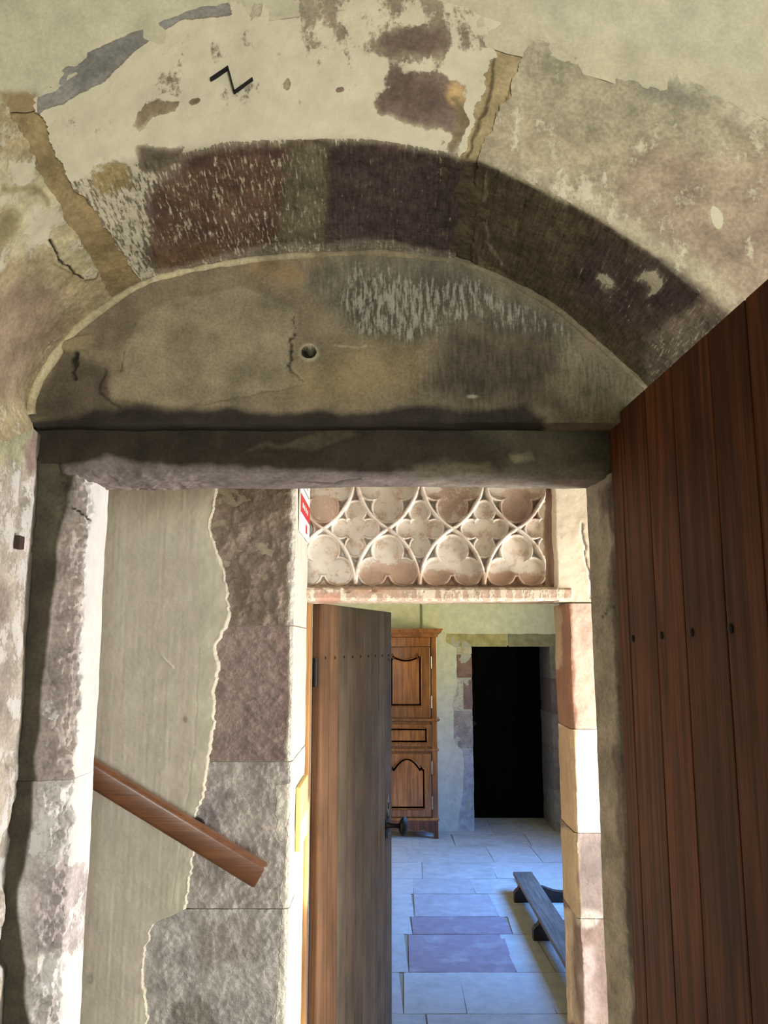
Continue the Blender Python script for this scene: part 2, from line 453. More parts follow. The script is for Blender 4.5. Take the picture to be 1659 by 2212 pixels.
E0px = [(-105, 1000), (-80, 720), (-20, 575), (40, 490), (100, 428), (150, 390), (250, 342), (480, 305), (700, 296), (800, 300), (980, 332), (1040, 350), (1150, 392), (1280, 462), (1400, 540), (1570, 670), (1640, 750), (1700, 1000)]
E1px = [(70, 925), (60, 880), (85, 810), (150, 722), (230, 655), (310, 608), (390, 585), (560, 555), (740, 543), (830, 543), (975, 560), (1030, 575), (1110, 610), (1200, 660), (1290, 735), (1390, 830), (1425, 875), (1440, 925)]
EXpx = [(-420, 1000), (-400, 560), (-280, 370), (-150, 270), (-20, 200), (60, 195), (170, 100), (470, 8), (690, -40), (800, -55), (1080, 45), (1165, 68), (1250, 90), (1400, 130), (1560, 195), (1750, 320), (1900, 450), (1950, 1000)]
def up(pts, Y): return onY([p[0] for p in pts], [p[1] for p in pts], Y)
E0, E1, EX = up(E0px, Y0), up(E1px, Y1), up(EXpx, Y0)
def arch_grid(t0, t1, nt, nf=100, ns=95, r=.014, nb=7, jit=.5):
    nr = nf+nb+ns
    sr = np.linspace(0, 1, nr)[:, None]; S3 = lambda q: np.stack([sr[:, 0]*2.2, sr[:, 0]*0+q, sr[:, 0]*0], 1)
    j0 = (jit*(fbm(S3(t0*3.3), 7, 5, 301, .62)-.5))[:, None]; j1 = (jit*(fbm(S3(t1*3.3), 7, 5, 302, .62)-.5))[:, None]
    if t0 <= 0: j0 = j0*0
    if t1 >= 17: j1 = j1*0
    u = np.linspace(0, 1, nt)[None, :]
    T = np.clip((t0+j0)*(1-u) + (t1+j1)*u, 0, 17)
    a, c, d = crom(EX, T), crom(E0, T), crom(E1, T)
    a = c + (a-c)*(1+.10*(fbm(np.stack([T, T*0, T*0], -1), 2.5, 5, 305, .65)-.5))[..., None] + np.array([0, .0035, 0])
    d = d + np.array([0, .004, 0])
    A = c + (a-c)/np.linalg.norm(a-c, axis=-1, keepdims=True)*r
    B = c + (d-c)/np.linalg.norm(d-c, axis=-1, keepdims=True)*r
    out = np.empty_like(a)
    k = np.linspace(0, 1, nf)[:, None, None]; out[:nf] = a[:nf]*(1-k) + A[:nf]*k
    k = np.linspace(0, 1, nb+2)[1:-1][:, None, None]; q = slice(nf, nf+nb); out[q] = A[q]*(1-k)**2 + c[q]*2*k*(1-k) + B[q]*k**2
    k = np.linspace(0, 1, ns)[:, None, None]; q = slice(nf+nb, nr); out[q] = B[q]*(1-k) + d[q]*k
    return out
WASH = (206, 196, 166)
# plaster of the wall face outside the arch ring
t = np.linspace(0, 17, 420); ex = crom(EX, t); ex = ex + (crom(E0, t)-ex)*.20 + np.array([0, .004, 0])
cx0, cz0 = -.06, 2.05
dirs = ex[:, [0, 2]] - np.array([cx0, cz0])
with np.errstate(divide='ignore'):
    sx = np.where(dirs[:, 0] > 0, (2.4-cx0)/dirs[:, 0], (-2.6-cx0)/dirs[:, 0]); sz = np.where(dirs[:, 1] > 0, (ZC-cz0)/dirs[:, 1], (0-cz0)/dirs[:, 1])
s = np.maximum(np.minimum(sx, sz), 1.02)
outp = np.stack([cx0+dirs[:, 0]*s, np.full(len(t), Y0), cz0+dirs[:, 1]*s], 1)
G = lerp_grid(ex, outp, 110, np.linspace(0, 1, 110)**1.25)
patch('plaster_face', G, M['arch'], wall_front, (190, 182, 156), [
    lay('poly', [(-200, -50), (900, -50), (500, 20), (330, 60), (100, 180), (-40, 260), (-300, 300)], (196, 190, 162), 30, 1, 20),
    lay('poly', [(1060, -80), (1800, -80), (1800, 180), (1420, 120), (1180, 60)], (192, 186, 162), 40, 1, 20),
    lay('poly', [(-10, 200), (75, 205), (160, 385), (230, 590), (180, 600), (95, 385), (40, 290)], (150, 128, 88), 10, 1, 8),
    ], wash=.28, disp=((.004, 5, 4), (.0015, 40, 3)), seed=5, skirt=.0)
for nm, x0, x1 in (('left', -2.6, -1.0), ('right', .9, 2.4)):
    xs = np.linspace(x0, x1, 40); zs = np.linspace(0, 2.0, 50)
    X_, Z_ = np.meshgrid(xs, zs); patch('plaster_face', np.stack([X_, np.full_like(X_, Y0+.004), Z_], -1), M['arch'], wall_front, (180, 172, 148), wash=.4, disp=((.004, 6, 4),), seed=6, skirt=0)

# ---- arch stones
Z_left = [lay('poly', [(-60, 640), (60, 610), (140, 640), (150, 720), (60, 830), (-60, 880)], (152, 130, 108), 40, .9, 20, .16),
          lay('poly', [(-40, 330), (90, 380), (150, 480), (60, 560), (-60, 520)], (204, 194, 156), 25, 1, 16, .55),
          lay('poly', [(105, 525), (160, 505), (215, 575), (205, 600), (175, 603), (120, 570)], (184, 174, 132), 4, 1, 4, .45, .006),
          line([(108, 522), (122, 560), (175, 598)], 5, (40, 34, 28), 2, 1, 6, 0., -.006),
          lay('poly', [(-60, 430), (40, 450), (60, 500), (-10, 560), (-60, 560)], (150, 134, 92), 14, .8, 14, .15),
          line([(10, 415), (70, 400), (100, 440)], 14, (150, 134, 92), 8, .8, 6, .1)]
patch('springer_stone', arch_grid(0, 4.22, 200, 80, 90), M['soffit'], wall_front, (178, 160, 122), Z_left, wash=.34, disp=((.010, 9, 4), (.003, 45, 3)), seed=11)
patch('mortar_joint', arch_grid(3.9, 5.3, 60, 70, 70, jit=0)+np.array([0, .006, .004]), M['soffit'], wall_front, (158, 136, 92), [], wash=.0, disp=((.004, 25, 4), (.002, 90, 3)), seed=12)
face_c = [lay('poly', [(480, -60), (800, -90), (1090, 0), (1090, 60), (1000, 40), (800, -5), (560, 30)], (186, 178, 154), 24, .9, 22, .5),lay('poly', [(140, 400), (250, 342), (480, 306), (800, 300), (985, 332), (940, 250), (700, 235), (400, 250), (150, 300)], (216, 206, 172), 30, 1, 15, .85),
          lay('poly', [(82, 228), (100, 170), (200, 108), (330, 50), (420, 14), (492, 8), (498, 34), (400, 46), (330, 75), (215, 180), (130, 225), (85, 250)], (138, 136, 132), 5, 1, 5, .05),
          lay('poly', [(620, -40), (1000, -40), (1040, 60), (1000, 180), (900, 130), (760, 120), (640, 70)], (150, 136, 114), 30, .8, 25, .50),
          lay('poly', [(880, 60), (950, 55), (960, 110), (920, 120), (880, 105), (850, 120), (815, 110), (830, 80)], (112, 94, 84), 16, 1, 12, .12),
          lay('poly', [(850, 150), (930, 150), (990, 210), (985, 300), (930, 280), (870, 255), (815, 240), (820, 190), (840, 180)], (116, 96, 86), 18, 1, 12, .16),
          lay('poly', [(288, 272), (300, 245), (345, 220), (386, 224), (378, 242), (330, 255), (300, 280)], (146, 128, 100), 9, 1, 5, .15),
          lay('ell', (422, 220, 10, 6, -20), (130, 112, 90), 3, 1, 3, .05), lay('ell', (735, 195, 9, 5), (130, 108, 90), 3, 1, 3, .05),
          lay('ell', (620, 183, 7, 11), (150, 140, 110), 3, 1, 3, .1), lay('ell', (985, 205, 22, 26), (196, 160, 104), 8, .8, 8, .2),
          line([(985, 215), (1000, 262), (978, 320)], 18, (120, 104, 74), 7, .9, 5, .05)]
soff_c = [lay('poly', [(150, 392), (480, 306), (800, 300), (985, 332), (1010, 345), (1010, 566), (830, 546), (560, 557), (390, 588), (310, 612)], (86, 62, 58), 3, 1, 0, .16, 0., 1.),
          lay('poly', [(140, 400), (210, 355), (300, 330), (330, 350), (400, 345), (345, 410), (320, 450), (335, 560), (400, 590), (300, 620)], (150, 138, 118), 30, 1, 12, .60),
          lay('poly', [(190, 355), (275, 345), (290, 400), (210, 425)], (176, 154, 96), 10, .9, 6, .36),
          lay('poly', [(290, 320), (400, 318), (385, 345), (345, 375), (305, 370)], (110, 98, 80), 8, 1, 6, .2),
          lay('poly', [(350, 400), (480, 330), (640, 330), (640, 550), (520, 560), (400, 580), (330, 560)], (112, 84, 68), 20, 1, 10, .38),
          lay('poly', [(330, 530), (480, 530), (480, 560), (400, 580), (340, 590)], (120, 92, 68), 14, .8, 8, .2),
          lay('poly', [(625, 315), (712, 312), (705, 545), (600, 550)], (124, 116, 90), 14, .9, 6, .34),
          lay('poly', [(712, 310), (800, 308), (985, 340), (1000, 480), (960, 545), (712, 535)], (84, 68, 66), 22, 1, 10, .22),
          lay('poly', [(560, 530), (830, 520), (900, 538), (1000, 550), (1000, 570), (830, 552), (560, 562), (390, 592), (310, 615), (330, 585)], (150, 138, 120), 7, .75, 6, .45, 0., .4)]
def chis(P, px, py):       # tooling grooves across the soffit
    g = vnoise(P*np.array([1, .12, 1]), 90, 91)
    m = sstep(300, 360, py)*(1-sstep(560, 600, py))
    return -.0022*sstep(.55, .9, g)*m
patch('voussoir_stone', arch_grid(5.0, 10.12, 330, 120, 120), M['soffit'], wall_front, (136, 118, 102), soff_c[:1]+face_c+soff_c[1:], wash=.72, disp=((.006, 7, 4), (.002, 40, 3)), seed=21, dfun=chis)
patch('mortar_joint', arch_grid(9.8, 11.2, 60, 90, 90, jit=0)+np.array([0, .004, .003]), M['soffit'], wall_front, (172, 152, 110),
      [lay('poly', [(950, 345), (1080, 352), (1060, 590), (960, 570)], (92, 80, 58), 8, 1, 4, .05), line([(1070, 70), (1062, 200), (1040, 250), (1005, 345)], 6, (84, 66, 44), 3, .8, 6, .0, -.003),
       line([(1160, 70), (1110, 180), (1080, 250), (1040, 350)], 5, (110, 90, 60), 3, .8, 6, .0, -.003)], wash=.1, disp=((.005, 20, 4), (.002, 80, 3)), seed=22)
right_l = [lay('poly', [(1100, 0), (1250, 60), (1400, 100), (1560, 165), (1780, 300), (1800, 380), (1640, 300), (1540, 240), (1390, 165), (1250, 125), (1100, 110)], (190, 182, 158), 26, .9, 22, .5),lay('poly', [(1000, 330), (1280, 464), (1400, 542), (1700, 800), (1700, 1000), (1440, 925), (1390, 832), (1290, 737), (1200, 662), (1110, 612), (1000, 568)], (94, 82, 62), 3, 1, 0, .12, 0., 1.),
           lay('poly', [(1120, 90), (1320, 130), (1560, 240), (1600, 360), (1300, 300), (1130, 240), (1080, 180)], (164, 156, 130), 40, .8, 30, .22),
           lay('poly', [(1330, 140), (1460, 170), (1520, 230), (1420, 220)], (140, 134, 124), 20, .7, 16, .1),
           lay('poly', [(1400, 330), (1700, 330), (1700, 700), (1580, 660), (1440, 540), (1300, 450)], (166, 144, 124), 50, .9, 30, .27),
           lay('poly', [(1050, 345), (1150, 390), (1290, 462), (1420, 545), (1585, 665), (1600, 640), (1440, 520), (1300, 430), (1160, 355)], (180, 168, 142), 12, .9, 10, .42),
           lay('poly', [(1240, 560), (1300, 500), (1420, 565), (1520, 640), (1480, 720), (1400, 720), (1290, 690), (1240, 640)], (90, 74, 70), 26, 1, 14, .24),
           lay('poly', [(1290, 588), (1320, 592), (1338, 612), (1325, 622), (1300, 612), (1283, 600)], (150, 138, 122), 9, 1, 10, .66, 0., .2),
           lay('poly', [(1375, 600), (1415, 588), (1440, 610), (1428, 625), (1400, 638), (1398, 615)], (150, 138, 122), 9, 1, 10, .66, 0., .2),
           lay('poly', [(1440, 690), (1520, 640), (1580, 680), (1560, 720), (1420, 800), (1390, 740)], (146, 130, 112), 14, .9, 12, .3),
           lay('poly', [(1380, 760), (1470, 700), (1560, 700), (1440, 860), (1390, 830)], (142, 128, 110), 14, .8, 10, .4),
           line([(1048, 370), (1045, 480), (1062, 545), (1085, 570)], 7, (140, 126, 100), 4, .8, 5, .3),
           lay('ell', (1548, 470, 12, 24, -20), (190, 178, 150), 3, 1, 4, .9),
           line([(1400, 130), (1480, 160), (1560, 205), (1659, 262)], 3.5, (90, 82, 62), 2, .9, 3, .0, -.004),
           lay('poly', [(1040, 560), (1110, 606), (1200, 655), (1290, 728), (1392, 826), (1380, 838), (1280, 745), (1190, 672), (1100, 620), (1030, 590)], (128, 110, 84), 5, .8, 4, .25)]
patch('voussoir_stone', arch_grid(10.88, 17, 330, 110, 110), M['soffit'], wall_front, (176, 162, 134), right_l, wash=.39, disp=((.005, 6, 4), (.0015, 40, 3)), seed=31, dfun=chis)
# raised lime rim that runs along the inner edge of the arch
t = np.linspace(0.6, 15.6, 380); e1 = crom(E1, t)
tang = np.gradient(e1, axis=0); tang /= np.linalg.norm(tang, axis=1, keepdims=True)
nrm = np.stack([tang[:, 2], 0*t, -tang[:, 0]], 1)                      # towards the arch centre
rw = .006 + .004*fbm(e1, 20, 3, 7) + .004*(1-sstep(2, 6, t))
a_ = np.linspace(-.2*math.pi, 1.2*math.pi, 9)[:, None, None]
G = e1[None] + nrm[None]*(.004+rw[None, :, None]*np.cos(a_)) + np.array([0, -1, 0])*(-.004+rw[None, :, None]*np.sin(a_))
patch('lime_rim', G, M['soffit'], wall_front, (186, 172, 132), [lay('poly', [(480, 500), (900, 500), (1500, 700), (1500, 900), (1300, 800), (1000, 600), (700, 570)], (112, 98, 76), 60, .9, 10, .1)], wash=.35, disp=((.003, 40, 3),), seed=36, skirt=0)
# charcoal zigzag on the centre stone
zz = [(455, 171), (492, 146), (506, 199), (545, 171)]
zp = onY([p[0] for p in zz], [p[1] for p in zz], Y0-.004)
b = BM()
for i, wdt in enumerate((.0011, .0019, .0012)):
    p, q = Vector(zp[i]), Vector(zp[i+1]); dr = (q-p).normalized(); sd = Vector((-dr.z, 0, dr.x))
    b.prism([(v.x, v.z) for v in (p-dr*.001+sd*wdt*.8, p-dr*.001-sd*wdt*.5, q+dr*.001-sd*wdt*.5, q+dr*.001+sd*wdt*.9)], 'y', Y0-.0078, Y0+.004)
o = b.done('charcoal_mark', M['coal'], wall_front); o['label'] = 'black charcoal zigzag drawn on the limewashed arch stone'

# ---- embrasure sides below the springing
XL0, XL1 = float(E0[0][0]), float(E1[0][0]); XR0, XR1 = float(E0[-1][0]), float(E1[-1][0])
zl = max(float(E0[0][2]), float(E1[0][2]))
zs = np.linspace(0, 1, 300)
pA = np.stack([np.full(300, XL0), np.full(300, Y0), zs*float(E0[0][2])], 1); pB = np.stack([np.full(300, XL1), np.full(300, Y1+.004), zs*float(E1[0][2])], 1)
G = lerp_grid(pA, pB, 110)
ext = G[-1] + np.array([-.012, Y2-Y1+.01, 0]); G = np.concatenate([G, lerp_grid(G[-1], ext, 26)[1:]], 0)
def jamb_edge(P, px, py):
    return -.014*sstep(Y1-.05, Y1, P[:, 1])*sstep(.45, .7, fbm(P, 14, 3, 77))
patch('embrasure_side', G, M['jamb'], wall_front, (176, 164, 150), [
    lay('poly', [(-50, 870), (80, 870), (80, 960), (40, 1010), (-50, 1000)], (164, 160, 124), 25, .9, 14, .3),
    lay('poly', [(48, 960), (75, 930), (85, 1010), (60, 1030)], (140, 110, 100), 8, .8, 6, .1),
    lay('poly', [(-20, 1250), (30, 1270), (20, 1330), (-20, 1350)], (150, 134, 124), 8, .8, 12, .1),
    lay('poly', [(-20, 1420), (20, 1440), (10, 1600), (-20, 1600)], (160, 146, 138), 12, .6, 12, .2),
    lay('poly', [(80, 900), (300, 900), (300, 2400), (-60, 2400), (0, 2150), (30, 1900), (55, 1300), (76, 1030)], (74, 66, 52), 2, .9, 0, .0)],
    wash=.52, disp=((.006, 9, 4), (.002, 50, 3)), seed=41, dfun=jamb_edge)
pA = np.stack([np.full(120, XR0), np.full(120, Y0), zs[::-1][:120]*0+np.linspace(0, float(E0[-1][2]), 120)], 1); pB = np.stack([np.full(120, XR1), np.full(120, Y2+.01), np.linspace(0, float(E1[-1][2]), 120)], 1)
patch('embrasure_side', lerp_grid(pA, pB, 60), M['jamb'], wall_front, (160, 150, 132), wash=.4, disp=((.005, 9, 4),), seed=42)
# iron peg in the left side
pk = onX(np.array([37.]), np.array([1172.]), -.712)[0]
b = BM(); b.box(pk[0]-.03, pk[0]+.010, pk[1]-.012, pk[1]+.012, pk[2]-.013, pk[2]+.013, .003)
o = b.done('iron_peg', M['rust'], wall_front); o['label'] = 'square rusty iron peg head'

# ---- tympanum slab
Zt = EYE + .445
xs = np.linspace(XL1-.01, XR1+.02, 440)
d1 = crom(E1, np.linspace(0, 17, 1600)); order = np.argsort(d1[:, 0])
ztop = np.interp(xs, d1[order, 0], d1[order, 2]) + .02
vv = np.linspace(0, 1, 150)[:, None]
Zg = Zt + (np.maximum(ztop, Zt+.02)[None]-Zt)*vv
G = np.stack([np.broadcast_to(xs, Zg.shape), np.full(Zg.shape, Y1), Zg], -1)
under = G[0] + np.array([0, Y2-Y1+.02, 0]); G = np.concatenate([lerp_grid(under, G[0], 16)[:-1], G], 0)
def hole(P, px, py):
    r = np.hypot((px-668)/15., (py-760)/13.5)
    h = -.055*(1-sstep(.80, .98, r)) + .002*(sstep(.95, 1.05, r)*(1-sstep(1.25, 1.5, r)))
    weave = .0007*(vnoise(P, (230, 230, 60), 5)-.5)+.0004*(vnoise(P, (60, 60, 260), 6)-.5)
    return h + weave*sstep(640, 720, px)
patchL = [(262, 760), (300, 690), (380, 640), (520, 620), (640, 668), (636, 720), (624, 750), (622, 782), (655, 815), (656, 832), (560, 852), (450, 872), (330, 880), (240, 862), (225, 830), (265, 800)]
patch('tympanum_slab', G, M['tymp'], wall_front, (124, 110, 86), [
    lay('poly', patchL, (138, 125, 98), 7, 1, 5, .05, .003),
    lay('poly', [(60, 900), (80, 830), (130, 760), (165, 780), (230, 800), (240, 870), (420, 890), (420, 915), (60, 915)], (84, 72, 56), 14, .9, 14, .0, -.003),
    lay('poly', [(140, 735), (200, 722), (212, 742), (165, 762), (130, 755)], (136, 120, 88), 3, 1, 4, .05, .006),
    line([(163, 765), (163, 800), (158, 820)], 6, (40, 34, 26), 2, 1, 8, 0, -.006),
    line([(225, 800), (215, 850), (245, 872), (262, 880)], 5, (44, 38, 28), 3, .8, 4, 0, -.004),
    line([(262, 800), (270, 760)], 3, (60, 50, 38), 2, .7, 4, 0, -.002),
    line([(637, 668), (636, 720), (624, 750), (622, 782), (655, 815), (656, 832)], 3.2, (52, 44, 34), 1.2, 1, 9, 0, -.004),
    line([(656, 832), (560, 852), (450, 872)], 2, (84, 72, 54), 1.5, .7, 4, 0, -.002),
    lay('poly', [(490, 560), (640, 548), (700, 560), (680, 600), (560, 600)], (150, 122, 80), 20, .6, 16, .1),
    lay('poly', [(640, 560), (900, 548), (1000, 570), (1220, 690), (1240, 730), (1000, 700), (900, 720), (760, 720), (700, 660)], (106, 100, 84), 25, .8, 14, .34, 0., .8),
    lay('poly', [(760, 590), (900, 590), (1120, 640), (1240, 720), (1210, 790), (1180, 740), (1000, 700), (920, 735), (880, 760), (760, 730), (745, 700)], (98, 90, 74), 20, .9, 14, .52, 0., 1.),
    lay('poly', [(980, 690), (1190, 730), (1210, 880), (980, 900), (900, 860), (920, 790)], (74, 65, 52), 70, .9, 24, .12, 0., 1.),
    lay('poly', [(640, 790), (760, 740), (900, 760), (900, 850), (760, 880), (640, 880)], (136, 118, 74), 40, .5, 20, .05),
    lay('poly', [(1200, 720), (1400, 830), (1400, 860), (1330, 905), (1230, 900), (1210, 800)], (126, 116, 88), 18, .8, 10, .24, 0., 1.),
    lay('poly', [(1260, 770), (1330, 780), (1330, 850), (1250, 860)], (120, 110, 86), 14, .6, 10, .44),
    line([(720, 745), (760, 748), (790, 746)], 5, (160, 146, 112), 2, .8, 4, .6),
    lay('ell', (1020, 856, 13, 4), (150, 140, 112), 1.5, 1, 2, .6),
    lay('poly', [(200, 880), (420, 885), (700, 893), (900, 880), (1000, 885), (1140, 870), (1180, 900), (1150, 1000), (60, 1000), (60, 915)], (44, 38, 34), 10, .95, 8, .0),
    lay('ell', (668, 760, 22, 19), (178, 168, 136), 4, .9, 2, .0), lay('ell', (664, 761, 14, 13), (40, 34, 26), 2, 1, 0, 0), lay('ell', (678, 762, 6, 9), (196, 188, 160), 2, .9, 0, 0),
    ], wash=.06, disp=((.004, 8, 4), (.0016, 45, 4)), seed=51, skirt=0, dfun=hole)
# pale mortar bead under the slab
zb = onY(np.array([70., 100, 430, 560]), np.array([905., 915, 912, 912]), Y2-.012)
b = BM()
pth = []
for i, tt in enumerate(np.linspace(0, 1, 40)):
    P_ = np.array([np.interp(tt, np.linspace(0, 1, 4), zb[:, k]) for k in range(3)]); r_ = .0028*(1-.55*tt) * (0.7+.6*random.Random(i).random())
    pth.append((P_.tolist(), (0, r_, 0), (0, 0, r_)))
b.sweep(pth, [(math.cos(k*math.pi/4), math.sin(k*math.pi/4)) for k in range(8)])
b.done('mortar_bead', plain_mat('mortar_bead', (176, 164, 128), .95), wall_front, True)

# ---- lintel of the rebate
ZL = EYE + .346
xs = np.linspace(XL1-.03, XR1+.05, 400)
sag = .004*np.sin(xs*3+1)+.010*(fbm(np.stack([xs, xs*0, xs*0], 1), 5, 3, 61)-.5)
def lint_row(y, z, k): return np.stack([xs, np.full_like(xs, y), z + sag*k], 1)
prof = [lint_row(Y2, 2.34, 0), lint_row(Y2, ZL+.030, .6), lint_row(Y2+.010, ZL+.010, 1), lint_row(Y2+.03, ZL+.001, 1), lint_row(Y3, ZL-.001, 1), lint_row(Y3+.002, ZL+.05, .3)]
G = np.concatenate([lerp_grid(prof[0], prof[1], 55)[:-1], lerp_grid(prof[1], prof[2], 12)[:-1], lerp_grid(prof[2], prof[3], 12)[:-1], lerp_grid(prof[3], prof[4], 40)[:-1], lerp_grid(prof[4], prof[5], 8)], 0)
def lrough(P, px, py):
    m = sstep(985, 1025, py)*(1-sstep(350, 520, px)) + .35*sstep(1015, 1040, py)
    return .012*m*(fbm(P, 55, 4, 63)-.55)
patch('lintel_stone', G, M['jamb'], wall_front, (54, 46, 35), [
    lay('poly', [(1000, 900), (1400, 900), (1400, 1060), (1100, 1060), (1100, 980)], (88, 82, 62), 40, .9, 14, .05),
    lay('poly', [(140, 1010), (230, 985), (330, 1005), (700, 1018), (1300, 1030), (1300, 1110), (150, 1110)], (122, 110, 107), 9, .9, 8, .15),
    lay('poly', [(900, 1010), (1300, 1018), (1300, 1110), (900, 1110)], (128, 120, 104), 20, .6, 8, .15),
    lay('poly', [(900, 1005), (1060, 1000), (1060, 1022), (900, 1030)], (104, 92, 66), 8, .6, 6, .2),
    lay('poly', [(530, 970), (640, 955), (760, 925), (780, 930), (650, 975)], (104, 94, 66), 6, .4, 14, .2),
    lay('poly', [(1100, 985), (1150, 980), (1160, 995), (1110, 1000)], (130, 120, 90), 6, .8, 6, .35),
    line([(640, 1042), (700, 1045), (780, 1036)], 3, (56, 46, 44), 2, .8, 2, 0, -.003)],
    wash=.02, disp=((.003, 9, 4), (.001, 60, 3)), seed=61, dfun=lrough, skirt=.0)

# ---- jamb stones of the rebate
def jamb_left(z0, z1, base, layers, wash, seed, rough_amp):
    nz = int((z1-z0)/.0038); zz_ = np.linspace(z0, z1, nz)
    w = .010*(fbm(np.stack([zz_*0, zz_*0, zz_], 1), 7, 4, 66)-.5)
    xa, xb, xc = XL1-.03, -.624, -.6187
    def R(x, y, k): return np.stack([np.full(nz, x)+w*k, np.full(nz, y), zz_], 1)
    pr = [R(xa, Y2, 0), R(xb-.055, Y2+.001, .4), R(xb-.012, Y2+.016, 1), R(xb, Y2+.034, 1), R(xc, Y3, .6), R(xc-.05, Y3+.002, 0)]
    G = np.concatenate([lerp_grid(pr[0], pr[1], 22)[:-1], lerp_grid(pr[1], pr[2], 26)[:-1], lerp_grid(pr[2], pr[3], 14)[:-1], lerp_grid(pr[3], pr[4], 34)[:-1], lerp_grid(pr[4], pr[5], 8)], 0)
    def df(P, px, py):
        m = sstep(xb-.062, xb-.045, P[:, 0]+.02*(fbm(P, 12, 3, 9)-.5)*2)*(1-sstep(Y2+.028, Y2+.05, P[:, 1]))
        return m*(rough_amp*(fbm(P, (34, 34, 26), 5, 67, .6)-.5)*2 + .010*(fbm(P, 95, 3, 68)-.5)*2)
    return patch('jamb_stone', G, M['jamb'], wall_front, base, layers, wash, ((.0025, 10, 4), (.0008, 60, 3)), seed, .012, dfun=df, face=(0, 0, 1.6))
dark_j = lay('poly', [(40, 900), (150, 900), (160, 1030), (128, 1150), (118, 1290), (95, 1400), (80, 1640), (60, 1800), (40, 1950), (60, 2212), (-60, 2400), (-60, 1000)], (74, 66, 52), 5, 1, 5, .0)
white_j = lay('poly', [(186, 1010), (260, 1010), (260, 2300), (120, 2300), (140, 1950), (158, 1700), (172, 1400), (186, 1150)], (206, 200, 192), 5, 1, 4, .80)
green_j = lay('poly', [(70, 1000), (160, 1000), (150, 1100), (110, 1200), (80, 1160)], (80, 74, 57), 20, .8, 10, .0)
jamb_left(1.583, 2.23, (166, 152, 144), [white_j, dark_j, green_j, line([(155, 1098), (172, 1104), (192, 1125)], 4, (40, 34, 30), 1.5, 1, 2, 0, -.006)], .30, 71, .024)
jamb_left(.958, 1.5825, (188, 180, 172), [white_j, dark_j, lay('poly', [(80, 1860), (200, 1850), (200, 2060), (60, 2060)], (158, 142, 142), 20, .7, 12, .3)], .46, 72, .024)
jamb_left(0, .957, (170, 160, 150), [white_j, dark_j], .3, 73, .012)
def jamb_right(z0, z1, base, layers, wash, seed):
    nz = int((z1-z0)/.006); zz_ = np.linspace(z0, z1, nz)
    w = .010*(fbm(np.stack([zz_*0, zz_*0, zz_], 1), 6, 4, 86)-.5)
    xa, xb, xc = XR1+.03, .4745, .456
    def R(x, y, k): return np.stack([np.full(nz, x)+w*k, np.full(nz, y), zz_], 1)
    pr = [R(xc+.05, Y3+.002, 0), R(xc, Y3, .7), R(xb, Y2+.02, 1), R(xb+.012, Y2+.004, 1), R(xa, Y2, 0)]
    G = np.concatenate([lerp_grid(pr[0], pr[1], 8)[:-1], lerp_grid(pr[1], pr[2], 40)[:-1], lerp_grid(pr[2], pr[3], 8)[:-1], lerp_grid(pr[3], pr[4], 20)], 0)
    return patch('jamb_stone', G, M['jamb'], wall_front, base, layers, wash, ((.004, 9, 4), (.001, 60, 3)), seed, .012, face=(-1, 0, 1.6))
jr = [lay('poly', [(1322, 1040), (1345, 1300), (1350, 1500), (1355, 1700), (1390, 2212), (1370, 2212), (1338, 1800), (1330, 1500), (1316, 1250)], (128, 116, 108), 5, .8, 10, .18),
      lay('poly', [(1290, 1060), (1320, 1040), (1320, 1100), (1300, 1130)], (112, 98, 84), 8, .7, 8, .1),
      line([(1300, 1330), (1320, 1312), (1330, 1306)], 3, (70, 62, 50), 1.5, .9, 3, 0, -.003)]
jamb_right(1.2945, 2.23, (186, 176, 158), jr, .18, 81); jamb_right(.6145, 1.294, (186, 177, 160), jr, .2, 82); jamb_right(0, .614, (150, 140, 120), jr, .2, 83)

# ---- landing wall with quoins (left of the carved doorway)
XQ = -.2566
b = BM(); b.box(-2.6, XQ-.02, YQ+.02, YF+.03, 0, ZC)
wall_landing = b.done('wall_landing', M['room']); tag(wall_landing, 'plastered stair wall ending in bare sandstone quoins', kind='structure')
bpx = [(478, 1000), (475, 1055), (455, 1130), (460, 1165), (478, 1200), (492, 1250), (497, 1290), (496, 1340), (466, 1400), (474, 1440), (471, 1480), (466, 1560), (458, 1640), (448, 1690), (440, 1725), (424, 1765), (426, 1830), (416, 1870), (412, 1930), (398, 1962), (330, 1995), (320, 2040), (314, 2120), (318, 2180), (312, 2300)]
bp_ = up(bpx, YQ); o_ = np.argsort(bp_[:, 2])
def bX(z): return np.interp(z, bp_[o_, 2], bp_[o_, 0])
zz_ = np.linspace(.55, 2.45, 560); Pz = np.stack([zz_*0, zz_*0, zz_], 1)
edge = bX(zz_) + .014*(fbm(Pz, 60, 4, 91, .65)-.5) + .022*(fbm(Pz, 14, 4, 92, .6)-.5)
L0 = np.stack([np.full_like(zz_, -.86), np.full_like(zz_, YQ-.012), zz_], 1); L1 = np.stack([edge, np.full_like(zz_, YQ-.012), zz_], 1)
Gp = lerp_grid(L0, L1, 190)
Gp[-5:, :, 1] += np.array([0, .001, .003, .007, .016])[:, None]; Gp[-24:-4, :, 1] += (.006*(fbm(Pz, 22, 4, 191)-.4))[None, :]*np.linspace(0, 1, 20)[:, None]
def plas(P, px, py): return .0008*(vnoise(P, (130, 1, 7), 93)-.5) + .012*(fbm(P, 3.2, 3, 94)-.5) + .0012*(fbm(P, 70, 3, 194)-.5)
